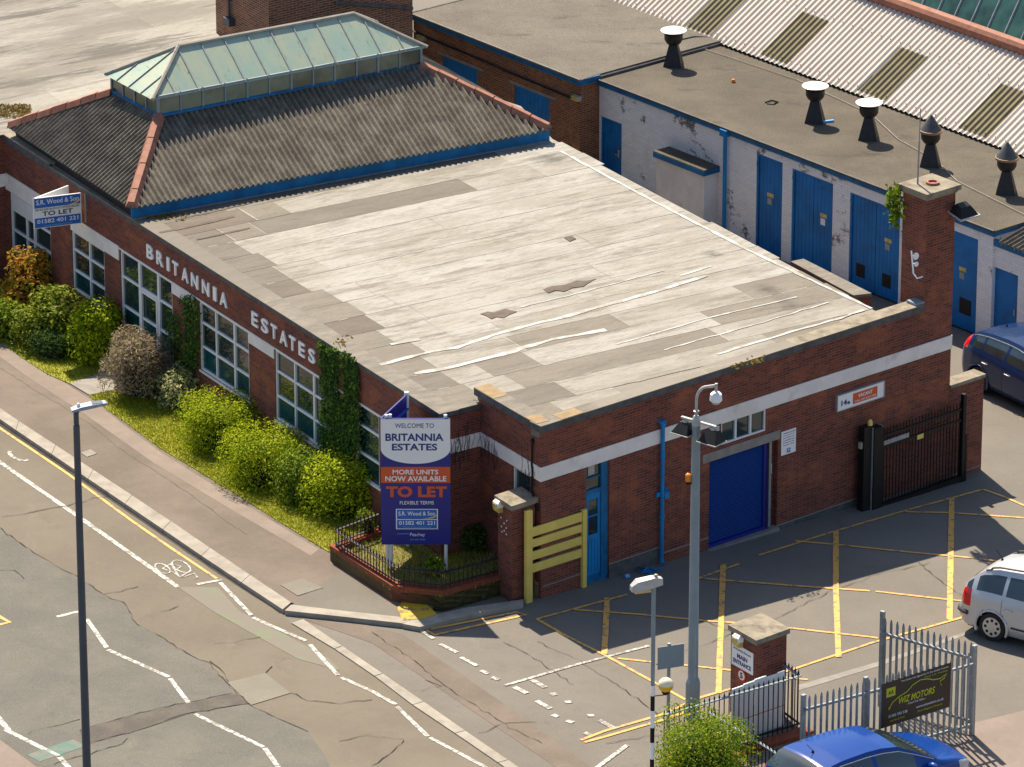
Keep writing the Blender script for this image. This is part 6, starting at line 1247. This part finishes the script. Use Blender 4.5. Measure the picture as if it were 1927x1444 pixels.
    for s in (1, -1):
        i = int(np.argmin(abs(X-(ws[0]+.12)))) if 0 else int(np.argmin(abs(X-(ws[1]-.28)))); y, z = rows[i][nb-1]; ce = c.p(X[i], s*(y+.10), z+.07); mb = MB(); mb.lathe(ce-c.y*s*.09, [(.05, 0), (.075, .04), (.08, .12), (.05, .19), (.01, .2)], 12, ax=c.y*s); mb.build('mirror', pm, t_, smooth=True)
        if rails: mb = MB(); ii = [k for k, x in enumerate(X) if rs[1]+.15 < x < ws[0]-.2]; mb.tube([c.p(X[k], s*(rows[k][nb-1+NG][0]-.02), rows[k][nb-1+NG][1]+(.055 if 2 < q_ < len(ii)-3 else .01)) for q_, k in enumerate(ii)], .022, 6); mb.build('roof_rail', M['trim'], t_)
        if rails:
            mb = MB(); ii = [k for k, x in enumerate(X) if -.95 < x < .95]; mb.tube([c.p(X[k], s*(rows[k][3][0]+.005), .42) for k in ii], .02, 6); mb.build('rub_strip', M['trim'], t_)
            mb = MB(); ii = [k for k, x in enumerate(X) if X[0]+.0 <= x < X[0]+.32]; mb.tube([c.p(X[k], s*(rows[k][3][0]+.0), .50) for k in ii], .05, 8); mb.build('bumper_corner', M['trim'], t_)
    xa = rs[1]+.25; i = int(np.argmin(abs(X-xa))); b0 = c.p(X[i], 0, rows[i][-1][1]); mb = MB(); mb.lathe(b0, [(.035, 0), (.02, .03), (.008, .05)], 8); mb.tube([b0+c.z*.04, b0+c.z*.2-c.x*.16], .006, 5); mb.build('roof_aerial', M['black'], t_)
    return t_, c, rows, X
HT = [(-2.17, .50), (-2.16, .80), (-2.12, .97), (-2.02, 1.09), (-1.78, 1.30), (-1.62, 1.385), (-1.2, 1.45), (-.6, 1.485), (-.2, 1.48), (.18, 1.43), (.6, 1.245), (1.10, 1.005), (1.22, .97), (1.6, .90), (1.95, .80), (2.10, .69), (2.17, .52)]
HB = [(-2.17, .46), (-2.05, .98), (-1.7, .985), (-1.0, .965), (0, .93), (1.0, .905), (1.5, .85), (1.95, .74), (2.17, .46)]
HP = [(-2.17, .60), (-2.10, .74), (-1.95, .83), (-1.6, .89), (0, .905), (1.3, .89), (1.75, .82), (2.0, .70), (2.12, .56), (2.17, .42)]
HW_ = [(-1.66, -1.32), (-1.24, -.50), (-.40, .52)]
kw = dict(top=HT, belt=HB, plan=HP, wheels=(-1.32, 1.32), wins=HW_, ws=(.16, 1.12), rs=(-2.04, -1.66), hl=(1.62, .66, .84, .5), tl=(-1.80, .96, 1.27, .45), seams=(-1.28, -.45, .80))
# dark blue hatchback by the workshop
azc = -55.0; f = d(azc); l = np.array([-f[1], f[0], 0]); o = G(1842, 738)-f*(-1.32)-l*(-.82); o[2] = gz(o)
car('hatchback_car', 'dark blue hatchback with silver door handles parked behind the low wall at the right edge', o, azc, pm=paint('dark_blue_paint', (.003, .022, .085), .0, .25), **kw)
azc = 35.5; f = d(azc); o = H(1596, 1398, 1.47+gz(G(1600, 1500)))-f*(-.5); o[2] = gz(o)
car('hatchback_car', 'bright blue hatchback parked against the palisade fence at the bottom edge', o, azc, pm=paint('bright_blue_paint', (.002, .042, .24), .0, .22), **kw)
ET = [(-2.25, .45), (-2.245, .75), (-2.19, .97), (-2.12, 1.07), (-1.98, 1.24), (-1.72, 1.43), (-1.4, 1.51), (-.8, 1.555), (-.2, 1.555), (.3, 1.49), (.75, 1.28), (1.22, 1.02), (1.34, .98), (1.75, .88), (2.05, .76), (2.2, .62), (2.25, .48)]
EB = [(-2.25, .42), (-2.12, .96), (-1.6, .97), (-.8, .95), (0, .93), (1.1, .90), (1.6, .83), (2.05, .68), (2.25, .42)]
EP = [(-2.25, .62), (-2.2, .74), (-2.05, .83), (-1.7, .885), (0, .905), (1.4, .885), (1.85, .80), (2.1, .68), (2.25, .45)]
azc = -33.0; f = d(azc); l = np.array([-f[1], f[0], 0]); o = G(1866, 1206)-f*(-1.36)-l*(-.83); o[2] = gz(o)
car('estate_car', 'silver estate car with red tail light and roof rails parked at the right edge', o, azc, ET, EB, EP, paint('silver_paint', (.52, .53, .54), .35, .3), (-1.36, 1.36), [(-2.16, -1.92), (-1.80, -1.18), (-1.10, -.36), (-.26, .66)], (.28, 1.24), (-2.10, -1.88), (1.7, .66, .84, .5), (-1.88, .70, 1.02, .55), rails=True, seams=(-1.16, -.31, .92))
# ---------------------------------------------------------------- planting
GREEN = dict(
 bright=[(.035, .075, .004), (.17, .25, .006), (.42, .49, .012), (.62, .62, .03)],
 hedge=[(.03, .065, .006), (.09, .155, .010), (.22, .30, .016), (.38, .45, .04)],
 dark=[(.018, .04, .012), (.04, .085, .018), (.08, .14, .025), (.14, .20, .03)],
 ivy=[(.015, .04, .012), (.035, .09, .018), (.08, .16, .025), (.22, .33, .03)],
 varieg=[(.08, .11, .03), (.22, .26, .08), (.42, .42, .20), (.60, .56, .34)],
 copper=[(.12, .17, .015), (.30, .28, .02), (.46, .27, .02), (.58, .22, .05), (.55, .42, .10)],
 brown=[(.09, .07, .05), (.22, .165, .115), (.38, .30, .20), (.42, .40, .16)],
 loose=[(.03, .06, .006), (.11, .16, .012), (.26, .31, .025), (.50, .50, .14)],
 flower=[(.035, .08, .006), (.11, .20, .012), (.20, .30, .015), (.26, .34, .015), (.70, .50, .01)],
 grass=[(.15, .20, .010), (.26, .30, .015), (.40, .40, .025), (.48, .42, .07)])
for k_, v_ in GREEN.items(): M['lf_'+k_] = foliage('leaves_'+k_, v_)
M['stem'] = flat('woody_stem', (.05, .038, .025), .9, .3, 8); M['shade'] = flat('shade_twig_core', (.014, .018, .008), .95, .3, 5)
def shrub(name, xc, yb, wpx, hpx, mat, lab, n=4200, leaf=.055, asp=1.7, lump=.22, ry=.9, shape=1.0, cat='shrub', grp=None, zb=None, twig=0, squash=2.4, lobes=9, tight=0):
    r = wpx/2/89.0; h = max(.3, (hpx-33*r*.85)/82.5); c0 = G(xc, yb-33*r*.75) if zb is None else H(xc, yb, zb)
    t_ = thing(name, c0, lab, cat, grp)
    nl = lobes; lc = rng.normal(size=(nl, 3)); lc /= np.linalg.norm(lc, axis=1)[:, None]; lc *= rng.uniform(.25, .62, nl)[:, None]*lump*2.2; lc[:, 2] = np.clip(lc[:, 2], -.45, .5); lc[0] = 0
    lr = rng.uniform(.42, .72, nl); lr[0] = 1-lump*.55; who = rng.choice(nl, n, p=lr**2/(lr**2).sum())
    dirs = rng.normal(size=(n, 3)); dirs /= np.linalg.norm(dirs, axis=1)[:, None]; flip = (dirs[:, 2] < -.5); dirs[flip, 2] *= -1
    sg = np.sign(dirs); dd = sg*np.abs(dirs)**(2/squash); rad = lr[who]*(1-(.16 if tight else .35)*rng.random(n)**2.2)*rng.normal(1, .05, n)
    un = lc[who]+dd*rad[:, None]; mx = max(.8, np.percentile(np.abs(un[:, 0]), 98)); un[:, :2] /= mx; hz = un[:, 2]; hz = (hz-np.percentile(hz, 1))/(np.percentile(hz, 99.5)-np.percentile(hz, 1))
    pos = np.stack([un[:, 0]*r, un[:, 1]*r*ry, .03+h*hz], 1); pos[:, 2] = np.maximum(pos[:, 2], .03)
    V_ = np.empty((n, 4, 3)); nr = dirs+[0, 0, .35]+rng.normal(0, .42 if tight else .6, (n, 3)); nr /= np.linalg.norm(nr, axis=1)[:, None]
    a = np.cross(nr, rng.normal(size=(n, 3))); a /= np.linalg.norm(a, axis=1)[:, None]; b = np.cross(nr, a); s = (leaf*rng.uniform(.6, 1.35, n))[:, None]
    P_ = pos+c0; V_[:, 0] = P_-a*s*asp/2; V_[:, 1] = P_+b*s*.42+nr*s*.1; V_[:, 2] = P_+a*s*asp/2; V_[:, 3] = P_-b*s*.42+nr*s*.1
    mb = MB(); mb.v = [tuple(q_) for q_ in V_.reshape(-1, 3)]; mb.f = [(4*i, 4*i+1, 4*i+2, 4*i+3) for i in range(n)]; mb.mi = [0]*n; mb.build('leaves', M['lf_'+mat], t_)
    mb = MB()
    for k in range(10+twig):
        u_ = rng.normal(size=3); u_[2] = abs(u_[2])+.3; u_ /= np.linalg.norm(u_); e_ = c0+u_*[r*.85, r*.85*ry, h*.9]; m_ = (c0+e_)/2+rng.normal(0, .06, 3); mb.tube([c0-[0, 0, .05]+rng.normal(0, .04, 3)*[1, 1, 0], m_, e_], [.022, .014, .005], 5)
    mb.build('stems', M['stem'], t_)
    mb = MB(); nn = 12; mb.lathe(c0, [(.2*r, .02), (.5*r, .12*h), (.6*r, .40*h), (.45*r, .62*h), (.1*r, .74*h)], 12); mb.build('shade_twig_core', M['shade'], t_)  # solid dark core among the twigs; inner shade is put into its colour
    return t_
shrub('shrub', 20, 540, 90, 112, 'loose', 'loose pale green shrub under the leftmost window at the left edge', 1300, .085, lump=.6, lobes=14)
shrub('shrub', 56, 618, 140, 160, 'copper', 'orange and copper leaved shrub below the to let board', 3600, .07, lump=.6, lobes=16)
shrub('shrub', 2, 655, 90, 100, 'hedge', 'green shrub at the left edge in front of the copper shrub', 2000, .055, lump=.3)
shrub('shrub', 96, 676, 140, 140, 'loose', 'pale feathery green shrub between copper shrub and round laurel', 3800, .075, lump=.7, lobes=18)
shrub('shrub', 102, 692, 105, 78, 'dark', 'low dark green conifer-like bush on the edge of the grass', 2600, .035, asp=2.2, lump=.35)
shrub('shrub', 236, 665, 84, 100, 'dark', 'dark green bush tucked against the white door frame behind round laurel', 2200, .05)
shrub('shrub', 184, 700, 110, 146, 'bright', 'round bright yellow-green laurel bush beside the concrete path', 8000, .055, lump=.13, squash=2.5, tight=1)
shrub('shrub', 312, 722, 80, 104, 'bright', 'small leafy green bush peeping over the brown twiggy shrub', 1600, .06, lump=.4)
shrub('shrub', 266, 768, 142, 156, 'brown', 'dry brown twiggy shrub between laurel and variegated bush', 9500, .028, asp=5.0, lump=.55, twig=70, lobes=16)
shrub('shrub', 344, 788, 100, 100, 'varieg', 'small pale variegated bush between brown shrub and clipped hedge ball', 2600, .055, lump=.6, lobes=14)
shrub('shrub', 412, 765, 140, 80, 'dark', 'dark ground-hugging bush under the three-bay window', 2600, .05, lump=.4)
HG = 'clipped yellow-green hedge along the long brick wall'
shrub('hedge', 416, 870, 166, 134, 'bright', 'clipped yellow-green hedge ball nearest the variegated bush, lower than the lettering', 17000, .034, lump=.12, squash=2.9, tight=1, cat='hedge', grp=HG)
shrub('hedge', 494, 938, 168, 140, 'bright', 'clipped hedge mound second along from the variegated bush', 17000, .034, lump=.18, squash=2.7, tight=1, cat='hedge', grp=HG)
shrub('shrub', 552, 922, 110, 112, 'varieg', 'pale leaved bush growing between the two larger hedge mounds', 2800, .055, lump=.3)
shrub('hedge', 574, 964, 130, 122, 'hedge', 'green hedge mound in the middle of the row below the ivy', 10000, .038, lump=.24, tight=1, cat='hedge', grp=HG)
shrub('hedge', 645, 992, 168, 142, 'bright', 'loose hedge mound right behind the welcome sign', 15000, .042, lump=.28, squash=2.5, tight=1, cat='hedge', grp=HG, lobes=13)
shrub('flowering_shrub', 1324, 1535, 166, 176, 'flower', 'green shrub with yellow flowers behind the front railing at the bottom edge', 15000, .038, lump=.5, lobes=18)
def ivy(name, poly_px, lab, n=1500, leaf=.055, fr=FA, mat='ivy', thick=.10, jag=6):
    P0 = [fr.uz(x, y) for x, y in poly_px]; xs = [p[0] for p in P0]; zs = [p[1] for p in P0]
    t_ = thing(name, fr.p(np.mean(xs), .05, min(zs)), lab, 'climbing plant')
    pts = []
    while len(pts) < n:
        u, z = rng.uniform(min(xs), max(xs)), rng.uniform(min(zs), max(zs)); ins = False; j = len(P0)-1
        for i in range(len(P0)):
            if (P0[i][1] > z) != (P0[j][1] > z) and u < (P0[j][0]-P0[i][0])*(z-P0[i][1])/(P0[j][1]-P0[i][1])+P0[i][0]: ins = not ins
            j = i
        if ins: pts.append(fr.p(u+rng.normal(0, .05)+(rng.normal(0, .14) if rng.random() < .08 else 0), .02+thick*rng.power(1.6)*(.5+.5*rng.random()), z+rng.normal(0, .05)))
    mb = MB()
    for p in pts:
        nv = fr.o+rng.normal(0, .5, 3)+np.array([0, 0, .35]); nv /= np.linalg.norm(nv); a = np.cross(nv, rng.normal(size=3)); a /= np.linalg.norm(a); b = np.cross(nv, a); s = leaf*rng.uniform(.6, 1.4); mb.add([p-a*s*.75, p+b*s*.45, p+a*s*.75, p-b*s*.45], [(0, 1, 2, 3)])
    mb.build('leaves', M['lf_'+mat], t_); mb = MB(); um = np.mean(xs)
    for k in range(4): mb.tube([fr.p(um+rng.normal(0, .1), .015, min(zs)), fr.p(um+rng.normal(0, .12), .02, np.mean(zs)), fr.p(um+rng.normal(0, .1), .02, max(zs)-.1)], .012, 5)
    mb.build('stems', M['stem'], t_); return t_
ivy('ivy', [(346, 556), (372, 560), (378, 600), (376, 690), (345, 700), (352, 620)], 'narrow ivy strip beside the white door panel', 1100)
ivy('ivy', [(318, 580), (345, 600), (348, 700), (326, 660), (316, 620)], 'sparse ivy on the brick pier beside the glazed door', 320)
ivy('ivy', [(602, 642), (640, 660), (638, 740), (655, 770), (660, 870), (606, 850), (612, 740)], 'thick ivy hanging down the wall beside the last letter S', 3000)
ivy('ivy', [(646, 668), (662, 664), (678, 690), (680, 850), (645, 860), (650, 740)], 'thick ivy column nearest the welcome sign', 2600)
FCH = Fr(FS.p(U_CH, 0, 0), AZ_B+90, AZ_B+180)
ivy('wall_plant', [(1680, 346), (1700, 352), (1698, 425), (1688, 420), (1680, 380)], 'leafy weed sprouting from the left side of the brick chimney', 260, .08, FCH, 'hedge', .25)
for (x, y, w_, h_, m_, n_, lb) in ((890, 1040, 70, 60, 'dark', 1300, 'dark green weed clump in the corner bed against the brick wall'), (815, 1090, 40, 34, 'hedge', 500, 'small green weed at the foot of the welcome sign post'), (905, 1000, 50, 60, 'dark', 800, 'dark leafy plant in the shaded inner corner of the bed'), (690, 1015, 36, 50, 'loose', 300, 'thin pale weed behind the railing at the left of the bed')): shrub('weed', x, y-10, w_, h_, m_, lb, n_, .05, cat='weed', lump=.4, zb=HW-.12+gz(G(x, y, .35)))
# ---------------------------------------------------------------- grass
def inside(pg_, p):
    ins = False; j = len(pg_)-1
    for i in range(len(pg_)):
        if (pg_[i][1] > p[1]) != (pg_[j][1] > p[1]) and p[0] < (pg_[j][0]-pg_[i][0])*(p[1]-pg_[i][1])/(pg_[j][1]-pg_[i][1])+pg_[i][0]: ins = not ins
        j = i
    return ins
def grass(pl, n, dz, h=(.03, .075), name='grass', mat='grass'):
    mb = MB(); xs = [p[0] for p in pl]; ys = [p[1] for p in pl]; k = 0; V_ = []; f_ = []
    while k < n:
        p = (rng.uniform(min(xs), max(xs)), rng.uniform(min(ys), max(ys)))
        if not inside(pl, p): continue
        b = np.array([p[0]+rng.normal(0, .03), p[1]+rng.normal(0, .03), gz(p)+dz]); an = rng.uniform(0, 2*math.pi); a = np.array([math.cos(an), math.sin(an), 0])*.011; t_ = b+np.array([rng.normal(0, .025), rng.normal(0, .025), rng.uniform(*h)])
        V_ += [tuple(b-a), tuple(b+a), tuple(t_)]; f_.append((3*k, 3*k+1, 3*k+2)); k += 1
    mb.v, mb.f, mb.mi = V_, f_, [0]*n; return tag(mb.build(name, M['lf_'+mat]), kind='stuff')
grass(VG[0], 9000, G0); grass(VG[1], 26000, G0); grass([p for p in bed], 4500, HW-.12, (.03, .10))
mb = MB()
for _ in range(90):
    x, y = rng.uniform(-5, 70), rng.uniform(600, 650); p = G(x, y, G0+.07); 
    if inside(VG[0], p): mb.lathe(p, [(.016, 0), (.016, .006)], 6)
if mb.v: tag(mb.build('daisies', M['signwhite']), kind='stuff')
